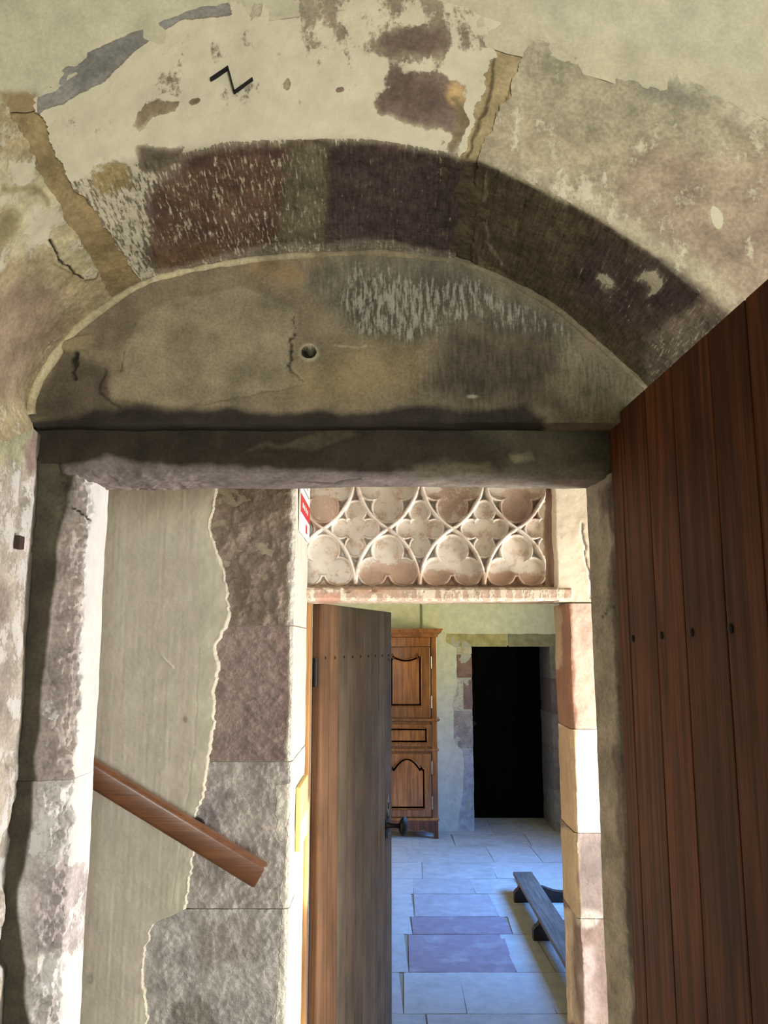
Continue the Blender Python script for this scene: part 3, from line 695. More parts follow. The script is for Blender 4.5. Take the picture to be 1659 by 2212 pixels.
patch('plaster_coat', Gp, M['plaster'], wall_landing, (192, 180, 165), [
    lay('poly', [(425, 1100), (470, 1100), (500, 1300), (470, 1450), (460, 1700), (430, 1850), (330, 2212), (290, 2212), (410, 1700), (440, 1350)], (196, 188, 166), 16, .8, 8, .75),
    line([(430, 1400), (422, 1600), (400, 1750), (372, 1950)], 2.5, (150, 144, 128), 2, .6, 2, None, -.001),
    line([(352, 1420), (375, 1442)], 3, (214, 206, 186), 1.5, .9, 1, None, .002), lay('ell', (400, 1553, 5, 7), (130, 120, 104), 2, .8, 1), lay('ell', (195, 1985+130, 8, 12), (150, 140, 128), 3, .8, 2)],
    wash=.42, disp=((.0025, 7, 4), (.0006, 60, 3)), seed=95, skirt=.015, dfun=plas)
for z0, z1 in ((0, .56), (2.44, ZC)):
    X_, Z_ = np.meshgrid(np.linspace(-2.6, XQ, 40), np.linspace(z0, z1, 20)); patch('plaster_coat', np.stack([X_, np.full_like(X_, YQ-.008), Z_], -1), M['plaster'], wall_landing, (192, 180, 165), wash=.4, seed=96, skirt=0)
X_, Z_ = np.meshgrid(np.linspace(-2.6, -.85, 60), np.linspace(.55, 2.45, 60)); patch('plaster_coat', np.stack([X_, np.full_like(X_, YQ-.012), Z_], -1), M['plaster'], wall_landing, (192, 180, 165), wash=.4, seed=97, skirt=0)
zq = [float(onY(np.array([560.]), np.array([float(y)]), YQ)[0][2]) for y in (950, 1352, 1645, 1963, 2330, 2900)]
qcol = [((142, 124, 110), .012, 26), ((150, 130, 122), .006, 30), ((174, 164, 156), .006, 34), ((178, 172, 166), .005, 30), ((160, 150, 140), .005, 30)]
for i in range(5):
    za, zb_ = zq[i+1]+.0015, zq[i]-.0015
    nz = int((za-zb_)/-.0036) if za < zb_ else 50
    zz_ = np.linspace(zb_, za, abs(nz)); n_ = len(zz_)
    xl = np.full(n_, float(bX(zz_).min())-.05); c_, amp, fr = qcol[i]
    wob = .006*(fbm(np.stack([zz_*0, zz_*0, zz_], 1), 14, 3, 98)-.5)
    def R(x, y): return np.stack([x, np.full(n_, y), zz_], 1)
    pr = [R(xl, YQ), R(XQ-.012+wob, YQ), R(XQ-.003+wob, YQ+.004), R(XQ+wob, YQ+.014), R(np.full(n_, XQ), YF+.02)]
    G = np.concatenate([lerp_grid(pr[0], pr[1], 90)[:-1], lerp_grid(pr[1], pr[2], 6)[:-1], lerp_grid(pr[2], pr[3], 6)[:-1], lerp_grid(pr[3], pr[4], 60)], 0)
    def df(P, px, py, i=i, amp=amp):
        m = 1-sstep(YQ+.01, YQ+.06, P[:, 1])
        ed = sstep(XQ-.03, XQ-.004, P[:, 0])*m*.5
        if i == 0: h = amp*(fbm(P, (26, 26, 26), 5, 99, .6)-.5)*2.4 + .010*(fbm(P, 9, 3, 100)-.5)
        elif i == 1:
            d = P[:, 0]*.62-P[:, 2]*-.78; e = -P[:, 0]*.78+P[:, 2]*.62
            Pr = np.stack([d, P[:, 1]*0, e], 1)
            h = .007*(fbm(Pr, (95, 1, 13), 3, 101)-.5)*sstep(.3, .6, fbm(P, 9, 3, 102)) + .004*(fbm(P, 40, 4, 103)-.5)*2
        else: h = amp*(fbm(P, 34, 5, 104+i)-.5)*1.8 + .006*(fbm(P, 95, 3, 134+i)-.5)
        return h*m*(1-ed)
    lw = lay('poly', [(628, 900), (760, 900), (760, 2400), (590, 2400), (612, 1900), (620, 1700)], (226, 216, 198), 4, 1, 6, .85)
    ly = [lw]
    if i == 1: ly = [lay('poly', [(590, 1360), (640, 1360), (632, 1650), (600, 1650)], (146, 118, 112), 14, .6, 8), lw]
    if i == 2: ly = [lay('poly', [(440, 1700), (490, 1720), (470, 1800), (430, 1780)], (146, 134, 138), 14, .7, 12), lay('poly', [(590, 1700), (640, 1690), (620, 1820), (590, 1790)], (212, 204, 196), 5, 1, 12, .8), lw]
    if i == 3: ly = [lay('poly', [(430, 1990), (560, 1990), (560, 2060), (440, 2090)], (150, 140, 130), 20, .7, 14), lay('poly', [(380, 2170), (440, 2150), (480, 2212), (380, 2230)], (128, 122, 112), 10, .8, 12), lw]
    patch('quoin_stone', G, M['quoin'], wall_landing, c_, ly, .08 if i < 2 else .16, ((.003, 10, 3),), 110+i, .015, dfun=df, face=(.3, 1.0, 1.6))
b = BM(); b.box(-.52, XQ-.008, YQ+.006, YF, 0, 2.6); b.done('mortar_bed', plain_mat('quoin_mortar', (158, 148, 128), .95, scale=60), wall_landing)

# ---- landing: right wall with the open outside doorway
b = BM(); b.box(1.5, 1.7, Y3, YF, 1.86, ZC); b.box(1.5, 1.7, Y3, 1.90, 0, 1.86); b.box(1.5, 1.7, 2.70, YF, 0, 1.86)
tag(b.done('wall_right_landing', M['room']), 'limewashed landing wall with an open doorway to the outside', kind='structure')
b = BM(); b.box(3.0, 3.2, 1.2, 3.4, 0, 1.90); tag(b.done('wall_sun_blocker', M['floor']), 'unseen low stone wall added outside the landing to cut the sun', kind='structure')  # wall added out of view; its top sets the lower edge of the sun patch

# ---- portal wall with tracery (doorway to the far room)
b = BM()
b.box(-.62, .60, 2.815, YFB, 1.998, ZC); b.box(.625, 2.4, YF+.02, YFB, 0, ZC); b.box(.595, .63, YF+.05, YFB, 1.995, ZC); b.box(-2.6, -.305, YF+.03, YFB, 0, ZC)
wall_portal = b.done('wall_portal', M['room']); tag(wall_portal, 'stone portal with a carved gothic tracery panel above its lintel', kind='structure')
# tracery relief
PER, CX, CY, HH = 137.7, 699.5, 1145., 121.
HW = PER/2; RA = (HW*HW+HH*HH)/(2*HW)
def tracery(px, py):
    wx = px
    xx = np.abs(np.mod(wx-CX+HW, PER)-HW); yy = np.abs(py-CY)
    yy = np.where(yy > HH, 2*HH-yy, yy)
    dr = np.hypot(xx-(HW-RA), yy-HH)
    d = np.abs(dr-RA); ins = dr < RA
    tre = np.minimum(np.minimum(np.hypot(xx, yy-47)-33, np.hypot(xx-33, yy-92)-30), np.hypot(xx, yy-78)-22)
    qua = np.minimum(np.minimum(np.hypot(xx-HW, yy-38)-22, np.hypot(xx-HW+30, yy)-20), np.hypot(xx-HW, yy)-26)
    lobe = np.where(ins, tre, qua)
    rib = np.clip(1.3*(1-(d/8.5)), 0, 1)
    # each rim is sharp on its crest and falls steeper inwards
    rim = np.clip(1.3*(1-(np.abs(lobe-.5)/5.6)), 0, 1)
    h = np.where(lobe < 0, .010, .002)
    h = np.maximum(h, .036*rim); h = np.maximum(h, .050*rib)
    return h, lobe, d
xa, xb = onY(np.array([650.]), np.array([1150.]), 2.80)[0][0], .595
za, zb_ = 2.028, 2.50
X_, Z_ = np.meshgrid(np.linspace(xa-.01, xb, 560), np.linspace(za, zb_, 290))
G = np.stack([X_, np.full_like(X_, 2.80), Z_], -1)
def trh(P, px, py):
    h, _, _ = tracery(px + 3*(fbm(P, 12, 2, 120)-.5), py + 3*(fbm(P, 12, 2, 121)-.5))
    fr = sstep(1172, 1178, px); h = h*(1-fr) + fr*.012
    fr2 = sstep(1182, 1196, px); h = h + fr2*.030
    bt = sstep(1262, 1268, py); h = h*(1-bt) + bt*.018
    return h
PK = (196, 164, 142)
patch('tracery_panel', G, M['tracery'], wall_portal, (204, 180, 162), [
    lay('poly', [(640, 1060), (800, 1060), (760, 1180), (740, 1270), (640, 1270)], (206, 184, 156), 50, .8, 10, .62),
    lay('ell', (840, 1240, 62, 28), PK, 8, .9, 8, .05), lay('ell', (950, 1255, 62, 18), PK, 8, .9, 8, .1), lay('ell', (1100, 1255, 70, 20), PK, 8, .9, 8, .1),
    lay('ell', (1120, 1100, 40, 40), (188, 162, 154), 10, .9, 8, .12), lay('ell', (975, 1085, 46, 36), (186, 160, 148), 10, .8, 8, .3), lay('ell', (700, 1105, 34, 34), (206, 182, 164), 10, .8, 8, .2),
    lay('poly', [(1176, 1040), (1215, 1040), (1215, 1290), (1176, 1290)], (160, 132, 118), 5, 1, 4, .05), lay('poly', [(640, 1262), (1220, 1262), (1220, 1285), (640, 1285)], (170, 142, 112), 4, .8, 3, .1)],
    wash=.60, disp=((.0012, 30, 3),), seed=125, skirt=.0, dfun=trh)
# ledge under the tracery = lintel
xs = np.linspace(-.262, .62, 300); q = .006*(fbm(np.stack([xs, xs*0, xs*0], 1), 14, 3, 127)-.5)
def R(y, z, k=1.): return np.stack([xs, np.full_like(xs, y), z + q*k], 1)
pr = [R(2.80, 2.036, 0), R(2.752, 2.036, .3), R(2.744, 2.028, .6), R(2.744, 2.000), R(2.752, 1.992), R(YFB, 1.992, .3)]
G = np.concatenate([lerp_grid(pr[i], pr[i+1], n)[:(-1 if i < 4 else None)] for i, n in enumerate((16, 7, 14, 7, 40))], 0)
def lbr(P, px, py): return -.010*sstep(.56, .7, fbm(P, (30, 30, 30), 3, 128))*sstep(-.3, -.1, P[:, 0])*(1-sstep(.2, .35, P[:, 0]))*sstep(2.005, 2.03, P[:, 2])
patch('portal_lintel', G, M['frame'], wall_portal, (196, 166, 146), [lay('poly', [(690, 1283), (730, 1283), (730, 1305), (690, 1305)], (206, 150, 126), 8, .8, 6, .1), lay('poly', [(760, 1268), (860, 1268), (860, 1285), (760, 1285)], (190, 152, 120), 6, .8, 8, .1)], wash=.50, disp=((.002, 20, 4),), seed=129, dfun=lbr, face=(0, 1.2, 1.6), skirt=.01)
# right jamb stones of the portal
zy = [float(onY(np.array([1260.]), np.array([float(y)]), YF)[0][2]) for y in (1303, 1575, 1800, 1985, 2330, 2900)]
def frame_stone(name, z0, z1, xl, yb, base, layers, wash, seed, amp=.004, wobf=None):
    nz = max(int((z1-z0)/.004), 20); zz_ = np.linspace(z0, z1, nz)
    wob = .010*(fbm(np.stack([zz_*0, zz_*0+seed, zz_], 1), 9, 4, 131)-.5)
    if wobf is not None: wob = wob + wobf(zz_)
    def R(x, y, k): return np.stack([np.full(nz, x)+wob*k, np.full(nz, y), zz_], 1)
    pr = [R(xl+.004, yb, .7), R(xl, YF+.012, 1), R(xl+.010, YF, 1), R(xl+.42, YF, 0)]
    G = np.concatenate([lerp_grid(pr[0], pr[1], 44)[:-1], lerp_grid(pr[1], pr[2], 7)[:-1], lerp_grid(pr[2], pr[3], 90)], 0)
    return patch(name, G, M['frame'], wall_portal, base, layers, wash, ((amp, 9, 4), (.0012, 50, 3)), seed, .012, face=(-.5, 1.2, 1.6))
white_r = lay('poly', [(1200, 1040), (1300, 1040), (1300, 1300), (1200, 1300)], (214, 206, 198), 6, .6, 4, .85)
frame_stone('portal_stone', zy[0]+.004, 2.62, .566, 2.80, (206, 192, 178), [white_r, line([(1258, 1130), (1262, 1180), (1268, 1215), (1274, 1240), (1276, 1290)], 4, (120, 108, 100), 2, .9, 3, .1, -.005)], .75, 132)
frame_stone('portal_stone', zy[1]+.001, zy[0]-.001, .603, YFB, (212, 182, 164), [lay('poly', [(1190, 1300), (1238, 1300), (1246, 1575), (1190, 1575)], (150, 104, 82), 4, .9, 4, .0), lay('poly', [(1195, 1310), (1215, 1310), (1210, 1450), (1195, 1450)], (196, 180, 150), 4, .8, 6, .3)], .12, 133)
frame_stone('portal_stone', zy[2]+.001, zy[1]-.001, .603, YFB, (222, 204, 178), [lay('poly', [(1190, 1570), (1244, 1570), (1250, 1810), (1190, 1810)], (178, 148, 116), 4, .8, 4, .0)], .3, 134)
frame_stone('portal_stone', zy[3]+.001, zy[2]-.001, .603, YFB, (128, 115, 113), [lay('poly', [(1190, 1790), (1248, 1790), (1250, 1990), (1190, 1990)], (200, 180, 142), 6, .7, 4, .1), lay('ell', (1272, 1985, 26, 22), (176, 168, 160), 6, .9, 6, .42)], .15, 135)  # here and below: purple-brown stone, darkened further to put shade into the colour
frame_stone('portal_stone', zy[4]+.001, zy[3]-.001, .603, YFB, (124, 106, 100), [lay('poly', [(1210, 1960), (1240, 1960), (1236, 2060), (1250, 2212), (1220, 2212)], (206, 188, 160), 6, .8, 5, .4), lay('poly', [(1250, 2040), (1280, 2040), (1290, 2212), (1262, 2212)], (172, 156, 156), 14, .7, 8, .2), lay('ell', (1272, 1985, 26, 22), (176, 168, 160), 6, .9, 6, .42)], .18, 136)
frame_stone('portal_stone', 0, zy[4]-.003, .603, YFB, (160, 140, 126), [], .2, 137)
# wooden post on the hinge side
b = BM(); b.box(-.305, -.2575, 2.93, 3.0, 0, 2.06, .004); o = b.done('trim_1', M['post']); tag(o, 'orange-brown wooden door post on the hinge side', kind='structure')

# ---- far room shell
b = BM(); b.box(-2.45, -2.3, YFB, 10.2, 0, ZC); tag(b.done('wall_left_far', M['room']), 'limewashed side wall of the far room', kind='structure')
b = BM(); b.box(2.2, 2.7, YFB, 5.2, 0, ZC); b.box(2.2, 2.7, 7.5, 10.2, 0, ZC); b.box(2.2, 2.7, 5.2, 7.5, 0, .95); b.box(2.2, 2.7, 5.2, 7.5, 2.35, ZC)
tag(b.done('wall_right_far', M['room']), 'limewashed wall of the far room with its window', kind='structure')
b = BM()
for y0, y1, z0, z1 in ((5.2, 5.25, .95, 2.35), (7.45, 7.5, .95, 2.35), (5.2, 7.5, .95, 1.0), (5.2, 7.5, 2.3, 2.35)): b.box(2.60, 2.66, y0, y1, z0, z1)
tag(b.done('window_2', M['darkdoor']), 'wooden window frame of the far room', kind='structure')
XD0, XD1, ZD = .907, 1.715, 1.825
b = BM(); b.box(-2.3, XD0-.004, YC+.016, YC+.64, 0, ZC); b.box(XD1+.012, 2.2, YC+.016, YC+.64, 0, ZC); b.box(XD0-.01, XD1+.02, YC+.016, YC+.64, ZD+.012, ZC); b.box(-2.3, 2.2, YC+.75, YC+.9, 0, ZC)
wall_back = b.done('wall_back', M['room']); tag(wall_back, 'pale plastered far wall around a dark stone-framed doorway', kind='structure')
spx = [(965, 1366), (962, 1385), (985, 1402), (986, 1460), (990, 1474), (976, 1520), (980, 1540), (979, 1590), (984, 1608), (1000, 1622), (1002, 1660), (1000, 1720), (992, 1760), (984, 1830)]
sp = up(spx, YC); oz = np.argsort(sp[:, 2])
zz_ = np.linspace(0, 1.96, 260); Pz = np.stack([zz_*0, zz_*0, zz_], 1)
ed = np.interp(zz_, sp[oz, 2], sp[oz, 0]) + .02*(fbm(Pz, 9, 3, 141)-.5)
L0 = np.stack([np.full_like(zz_, -2.3), np.full_like(zz_, YC), zz_], 1); L1 = np.stack([ed, np.full_like(zz_, YC), zz_], 1)
far_l = [lay('poly', [(840, 1300), (1100, 1300), (1100, 1400), (1000, 1480), (840, 1500)], (214, 212, 178), 60, .6, 10)]
patch('plaster_coat', lerp_grid(L0, L1, 120), M['farwall'], wall_back, (206, 202, 186), far_l, .4, ((.004, 5, 4),), 142, .012)
X_, Z_ = np.meshgrid(np.linspace(-2.3, 2.2, 150), np.linspace(0, 1, 60)); Zb = 1.955 + .02*(fbm(np.stack([X_, X_*0, X_*0], -1).reshape(-1, 3), 6, 3, 143).reshape(X_.shape)-.5)*(1-Z_)
patch('plaster_coat', np.stack([X_, np.full_like(X_, YC), Zb + (ZC-Zb)*Z_], -1), M['farwall'], wall_back, (208, 204, 180), far_l, .4, ((.004, 5, 4),), 144, .012)
X_, Z_ = np.meshgrid(np.linspace(1.90, 2.2, 20), np.linspace(0, 1.96, 60))
patch('plaster_coat', np.stack([X_, np.full_like(X_, YC), Z_], -1), M['farwall'], wall_back, (206, 202, 186), (), .4, ((.004, 5, 4),), 145, .012)
def surround(pts_px, base, wash, seed, x1=None, z=None):
    """flat stone in the doorway surround: pixel rectangle on the far wall"""
    (ax, ay), (bx_, by) = pts_px
    A = onY(np.array([float(ax), float(bx_)]), np.array([float(ay), float(by)]), YC)
    x0, xe = float(A[0][0]), float(A[1][0]) if x1 is None else x1
    z1, z0 = float(A[0][2]), float(A[1][2])
    if z is not None: z0, z1 = z[0] if z[0] is not None else z0, z[1] if z[1] is not None else z1
    xs_ = np.linspace(x0, xe, max(int((xe-x0)/.012), 6)); zs_ = np.linspace(z0, z1, max(int((z1-z0)/.012), 6))
    X_, Z_ = np.meshgrid(xs_, zs_); Gs = np.stack([X_, np.full_like(X_, YC+.006), Z_], -1)
    if abs(xe-XD0) < .01:            # wrap into the recess
        last = Gs[:, -1]; back = last + np.array([0, .62, 0]); wrap = np.stack([last*(1-k)+back*k for k in np.linspace(.02, 1, 14)], 1); Gs = np.concatenate([Gs, wrap], 1)
    return patch('surround_stone', Gs, M['quoin'], wall_back, base, (), wash, ((.008, 7, 4), (.003, 30, 3)), seed, .02, face=(1.3, 3, 1.2))
surround(((962, 1362), (1095, 1398)), (178, 166, 110), .1, 150, None, (ZD, 1.985))
surround(((1098, 1362), (1240, 1398)), (150, 142, 112), .1, 151, 2.0, (ZD, 1.985))
surround(((976, 1400), (1022, 1412)), (196, 186, 150), .3, 152, XD0, (None, ZD-.005))
surround(((976, 1414), (1022, 1464)), (142, 108, 100), .04, 153, XD0)
surround(((966, 1468), (1000, 1533)), (206, 204, 198), .6, 154)
surround(((1001, 1468), (1022, 1532)), (138, 112, 112), .05, 155, XD0)
surround(((966, 1536), (1022, 1616)), (166, 152, 152), .38, 156, XD0)
surround(((985, 1618), (1022, 1712)), (176, 172, 176), .3, 157, XD0)
surround(((975, 1714), (1022, 1812)), (182, 180, 184), .3, 158, XD0, (0.0, None))
b = BM(); b.box(.70, XD0-.006, YC+.008, YC+.02, 0, 1.96); b.done('mortar_bed', plain_mat('surround_mortar', (176, 172, 162), .95, scale=20, var=.12), wall_back)
# right side of the recess and lintel underside
for j, (z0, z1, c_) in enumerate(((0, .4, (150, 146, 140)), (.405, .8, (140, 132, 128)), (.805, 1.15, (150, 140, 134)), (1.155, 1.5, (128, 110, 108)), (1.505, ZD, (140, 132, 124)))):
    Yg, Zg = np.meshgrid(np.linspace(YC, YC+.64, 24), np.linspace(z0, z1, 30)); g1 = np.stack([np.full_like(Yg, XD1), Yg, Zg], -1)
    Xf, Zf = np.meshgrid(np.linspace(1.98, XD1+.01, 20), np.linspace(z0, z1, 30)); g0 = np.stack([Xf, np.full_like(Xf, YC+.004), Zf], -1)
    patch('surround_stone', np.concatenate([g0, g1], 1), M['quoin'], wall_back, c_, (), .15, ((.012, 9, 4),), 160+j, .02, face=(0, 5, 1.2))
Xg, Yg = np.meshgrid(np.linspace(XD0-.01, XD1+.01, 30), np.linspace(YC+.004, YC+.64, 24)); patch('recess_soffit', np.stack([Xg, Yg, np.full_like(Xg, ZD)], -1), M['quoin'], wall_back, (130, 120, 100), (), .1, ((.006, 9, 4),), 170, .0, face=(1.3, 3, 0))
# dark door closing the recess
d3 = empty('door_3', (1.31, YC+.60, 0)); tag(d3, 'nearly black plank door shut at the back of the stone recess', kind='structure')
xs = np.linspace(XD0-.012, XD1+.012, 7)
for i in range(6):
    b = BM(); b.box(xs[i]+.002, xs[i+1]-.002, YC+.59, YC+.62, .012, ZD+.01, .003); b.done('plank', M['darkdoor'], d3)
b = BM(); b.box(XD0-.01, XD1+.01, YC+.57, YC+.66, -.012, .012, .004); b.done('threshold', M['flag'] if False else plain_mat('threshold_stone', (150, 146, 140), .9), d3)
b = BM(); b.lathe([(.008, 0), (.008, .03), (.022, .035), (.022, .05), (.01, .056)], (XD0+.07, YC+.59, 1.0), (0, -1, 0), 12); b.done('latch_knob', M['iron'], d3, True)

# ---- flagstones of the far room
rng = random.Random(4)
def flag(poly, base, wash, seed, z=0.0):
    """poly: 4 xy corners (x0,y0),(x1,y0),(x1,y1),(x0,y1)"""
    a = np.array([[poly[0], poly[1]], [poly[3], poly[2]]], float); n1 = max(int(np.linalg.norm(a[0, 1]-a[0, 0])/.05), 3); n2 = max(int(np.linalg.norm(a[1, 0]-a[0, 0])/.05), 3)
    u = np.linspace(0, 1, n1)[None, :, None]; v = np.linspace(0, 1, n2)[:, None, None]
    xy = a[0, 0]*(1-u)*(1-v)+a[0, 1]*u*(1-v)+a[1, 0]*(1-u)*v+a[1, 1]*u*v
    Gf = np.concatenate([xy, np.full(xy.shape[:2]+(1,), z)], -1)
    return patch('flagstone', Gf, M['flag'], floor, base, (), wash, ((.0025, 4, 3),), seed, .012, face=(0, 5, 5))
rows = [2.98, 3.55, 4.10] + [float(onZ(np.array([950.]), np.array([float(y)]), 0.)[0][1]) for y in (2190, 2100, 2018, 1980, 1931, 1898, 1863, 1828, 1803)] + [YC+.59]
cuts = {3: [870, 1000, 1185], 4: [880, 1100, 1180], 5: [890, 1100], 6: [893, 1068, 1150], 7: [892, 1022, 1120], 8: [910, 1065], 9: [880, 1060, 1160], 10: [905, 980, 1140], 11: [890, 1063]}
red = {(4, 1): (152, 130, 138), (5, 1): (148, 126, 134), (6, 1): (168, 158, 158), (7, 1): (172, 166, 164)}
yrow = {}
for i in range(len(rows)-1):
    y0, y1 = rows[i]+.003, rows[i+1]-.003
    if i in cuts:
        ym = (y0+y1)/2; pyc = {3: 2150, 4: 2060, 5: 2000, 6: 1955, 7: 1915, 8: 1880, 9: 1845, 10: 1815, 11: 1790}.get(i, 1850)
        mid = [float(onZ(np.array([float(c)]), np.array([float(pyc)]), 0.)[0][0]) for c in cuts[i]]
    else: mid = [-.4+rng.uniform(-.1, .1), .25+rng.uniform(-.1, .1)]
    edges = [-2.3] + [mid[0]-.75-rng.uniform(.1, .3)] + [mid[0]-.02] if False else [-2.3, -1.55+rng.uniform(-.2, .2), mid[0]-.85+rng.uniform(-.12, .12)] + mid
    e_ = mid[-1]
    while e_ < 1.75: e_ += rng.uniform(.5, .8); edges.append(min(e_, 2.2))
    if edges[-1] < 2.2: edges.append(2.2)
    edges = sorted(set(round(e, 3) for e in edges))
    for j in range(len(edges)-1):
        if edges[j+1]-edges[j] < .06: continue
        k = j-2
        gv = rng.uniform(-9, 9); basec = red.get((i, k), (176+gv, 172+gv, 166+gv))
        sk = rng.uniform(-.015, .015)
        flag([(edges[j]+.002, y0), (edges[j+1]-.002, y0), (edges[j+1]-.002+sk, y1), (edges[j]+.002+sk, y1)], basec, (.30 if (i, k) in red else .5), 200+i*12+j)

# ================================================================== DOORS
def nail_mesh(r, name, mat):
    b = BM(); b.lathe([(r, 0), (r*.95, r*.25), (r*.65, r*.5), (r*.2, r*.6)], (0, 0, 0), (0, 0, 1), 10)
    me = bpy.data.meshes.new(name); bmesh.ops.recalc_face_normals(b.b, faces=b.b.faces[:]); b.b.to_mesh(me); b.b.free()
    me.polygons.foreach_set('use_smooth', np.ones(len(me.polygons), bool)); me.materials.append(mat); return me
# near door, folded back against the right of the embrasure: stands along the view, face towards -x
ZT1 = EYE + .466
hinge = np.array([.4756, 1.700]); freed = np.array([.5026, .70]); dv = (freed-hinge)/np.linalg.norm(freed-hinge); nvv = np.array([dv[1], -dv[0]])   # nvv points to -x
d1_ = empty('door_1', (hinge[0], hinge[1], 0)); tag(d1_, 'tall reddish-brown plank door standing open beside the arch', kind='structure')
rot1 = math.atan2(dv[1], dv[0])
cutsY = [1.700, 1.628, 1.479, 1.347, 1.194, 1.072, .945, .815, .70]
thick = .036
for i in range(8):
    s0, s1 = (1.700-cutsY[i]), (1.700-cutsY[i+1])
    b = BM(); b.box(s0+.0012, s1-.0012, 0, thick, .012, ZT1, .0035)
    o = b.done('plank', M['doorwood']); o.parent = d1_; o.rotation_euler = (0, 0, rot1)
nm = nail_mesh(.0072, 'nail_head', M['iron'])
for zrow in (1377., ):
    pass
nailY = [1.607, 1.453, 1.319, 1.179, 1.052, .93, .80]
for zn in (EYE+.011, .55):
    for yy_ in nailY:
        s_ = 1.700-yy_
        o = bpy.data.objects.new('nail_head', nm); col.objects.link(o); o.parent = d1_
        p = dv*s_ - nvv*0.0; o.location = (p[0], p[1], zn + .025*(1.607-yy_)); o.rotation_euler = (0, -math.pi/2, 0)
# battens on the hidden side
for zz0 in (.45, 1.78):
    b = BM(); b.box(.03, .96, thick, thick+.03, zz0, zz0+.14, .004); o = b.done('batten', M['doorwood']); o.parent = d1_; o.rotation_euler = (0, 0, rot1)

# ajar weathered door in the portal
h2 = np.array([-.2287, 3.02]); f2 = np.array([.036, 3.88]); dv2 = (f2-h2); L2 = float(np.linalg.norm(dv2)); dv2 = dv2/L2
d2_ = empty('door_2', (h2[0], h2[1], 0)); tag(d2_, 'narrow weathered plank door standing ajar into the far room', kind='structure')
rot2 = math.atan2(dv2[1], dv2[0]); ZT2 = EYE + .147
npl = 9
for i in range(npl):
    b = BM(); s0, s1 = L2*i/npl, L2*(i+1)/npl
    b.box(s0+.0032, s1-.0032, 0, .034, .012, ZT2, .006)
    o = b.done('plank', M['doorwarm'] if i < 2 else M['doorgrey']); o.parent = d2_; o.rotation_euler = (0, 0, rot2)
nm2 = nail_mesh(.006, 'nail_head', M['rust'])
def on_door2(s_, off=0.):                 # front face of the door is local y = 0 side facing the camera
    nn = np.array([dv2[1], -dv2[0]]); return (dv2*s_ + nn*off)
for i in range(npl):
    for zn in ((1.80, 1.78) if i == npl-1 else (1.80,)):
        p = on_door2(L2*(i+.5)/npl, .0); o = bpy.data.objects.new('nail_head', nm2); col.objects.link(o); o.parent = d2_
        o.location = (p[0], p[1], zn); nn = Vector((dv2[1], -dv2[0], 0)); o.rotation_euler = nn.to_track_quat('Z', 'Y').to_euler()
nn = Vector((dv2[1], -dv2[0], 0)); tt = Vector((dv2[0], dv2[1], 0)); base = Vector((h2[0], h2[1], 0))
def d2pt(s_, z, off=0.): return base + tt*s_ + nn*off + Vector((0, 0, z))
# keyhole plate
zk = float(onY(np.array([831.]), np.array([1740.]), 3.8)[0][2]); zh = float(onY(np.array([831.]), np.array([1783.]), 3.8)[0][2])
sk_ = L2*.925
def ornate(s0, z0, w, hh, spikes):
    pts = []
    if spikes: pts = [(0, hh*1.0), (w*.18, hh*.45), (w*.55, hh*.62), (w*.42, hh*.12), (w*.42, -hh*.12), (w*.55, -hh*.62), (w*.18, -hh*.45), (0, -hh*1.0), (-w*.18, -hh*.45), (-w*.55, -hh*.95), (-w*.42, -hh*.12), (-w*.42, hh*.12), (-w*.55, hh*.55), (-w*.18, hh*.45)]
    else: pts = [(math.cos(a)*w*(.5 if abs(math.sin(a)) < .8 else .35), math.sin(a)*hh) for a in np.linspace(0, math.tau, 18, endpoint=False)]
    b = BM(); st = lambda off: (d2pt(s0, z0, off), tt, Vector((0, 0, 1)))
    b.sweep([st(-.002), st(.003)], pts); return b
o = ornate(sk_, zk, .026, .045, False).done('keyhole_plate', M['brass'], d2_); o['label'] = 'worn pale metal keyhole plate'
b = BM(); b.sweep([(d2pt(sk_+.002, zk-.004, .0025), tt, Vector((0, 0, 1))), (d2pt(sk_+.002, zk-.004, .0042), tt, Vector((0, 0, 1)))], [(-.006, -.014), (.006, -.014), (.006, .014), (-.006, .014)]); b.done('keyhole', M['coal'], o)
kn = ornate(sk_-.012, zh, .05, .055, True).done('knob_rose', M['iron'], d2_)
b = BM(); b.lathe([(.016, -.002), (.012, .01), (.009, .03), (.010, .05), (.014, .058), (.034, .066), (.042, .074), (.040, .082), (.026, .090), (.005, .093)], d2pt(sk_-.012, zh), nn, 20); o = b.done('door_knob', M['iron'], d2_, True); o['label'] = 'round black iron door knob'
# hinge on the post side
b = BM(); b.lathe([(.009, 0), (.009, .10)], (-.245, 3.012, 1.70), (0, 0, 1), 10); b.done('hinge', M['iron'], d2_, True)

# ================================================================== THINGS
# handrail on the landing wall
def rp(x, y, Y=2.315): return Vector(onY(np.array([float(x)]), np.array([float(y)]), Y)[0])
tl, bl, tr, br = rp(205, 1640), rp(205, 1705), rp(575, 1866), rp(553, 1917)
dirr = ((tr-tl).normalized()+(br-bl).normalized()).normalized(); dirr.y = 0; dirr.normalize(); upv = Vector((-dirr.z, 0, dirr.x))
if upv.z < 0: upv = -upv
cen = (tr+br)/2; hgt = ((tl-bl).dot(upv) + (tr-br).dot(upv))/2
end = cen - dirr*0.0; start = cen - dirr*1.35
rail = empty('handrail', (end.x, end.y, 0)); rail.location = (end.x, YQ-.012, end.z); tag(rail, 'sloping brown wooden handrail on the plastered stair wall', 'handrail')
hw, rr = hgt/2, .012; dp = .024; prof = []
for sx_, sy_, a0 in ((1, 1, 0), (-1, 1, 90), (-1, -1, 180), (1, -1, 270)):
    for k in range(4):
        a = math.radians(a0+k*30); prof.append((sx_*(dp-rr)+rr*math.cos(a), sy_*(hw-rr)+rr*math.sin(a)))
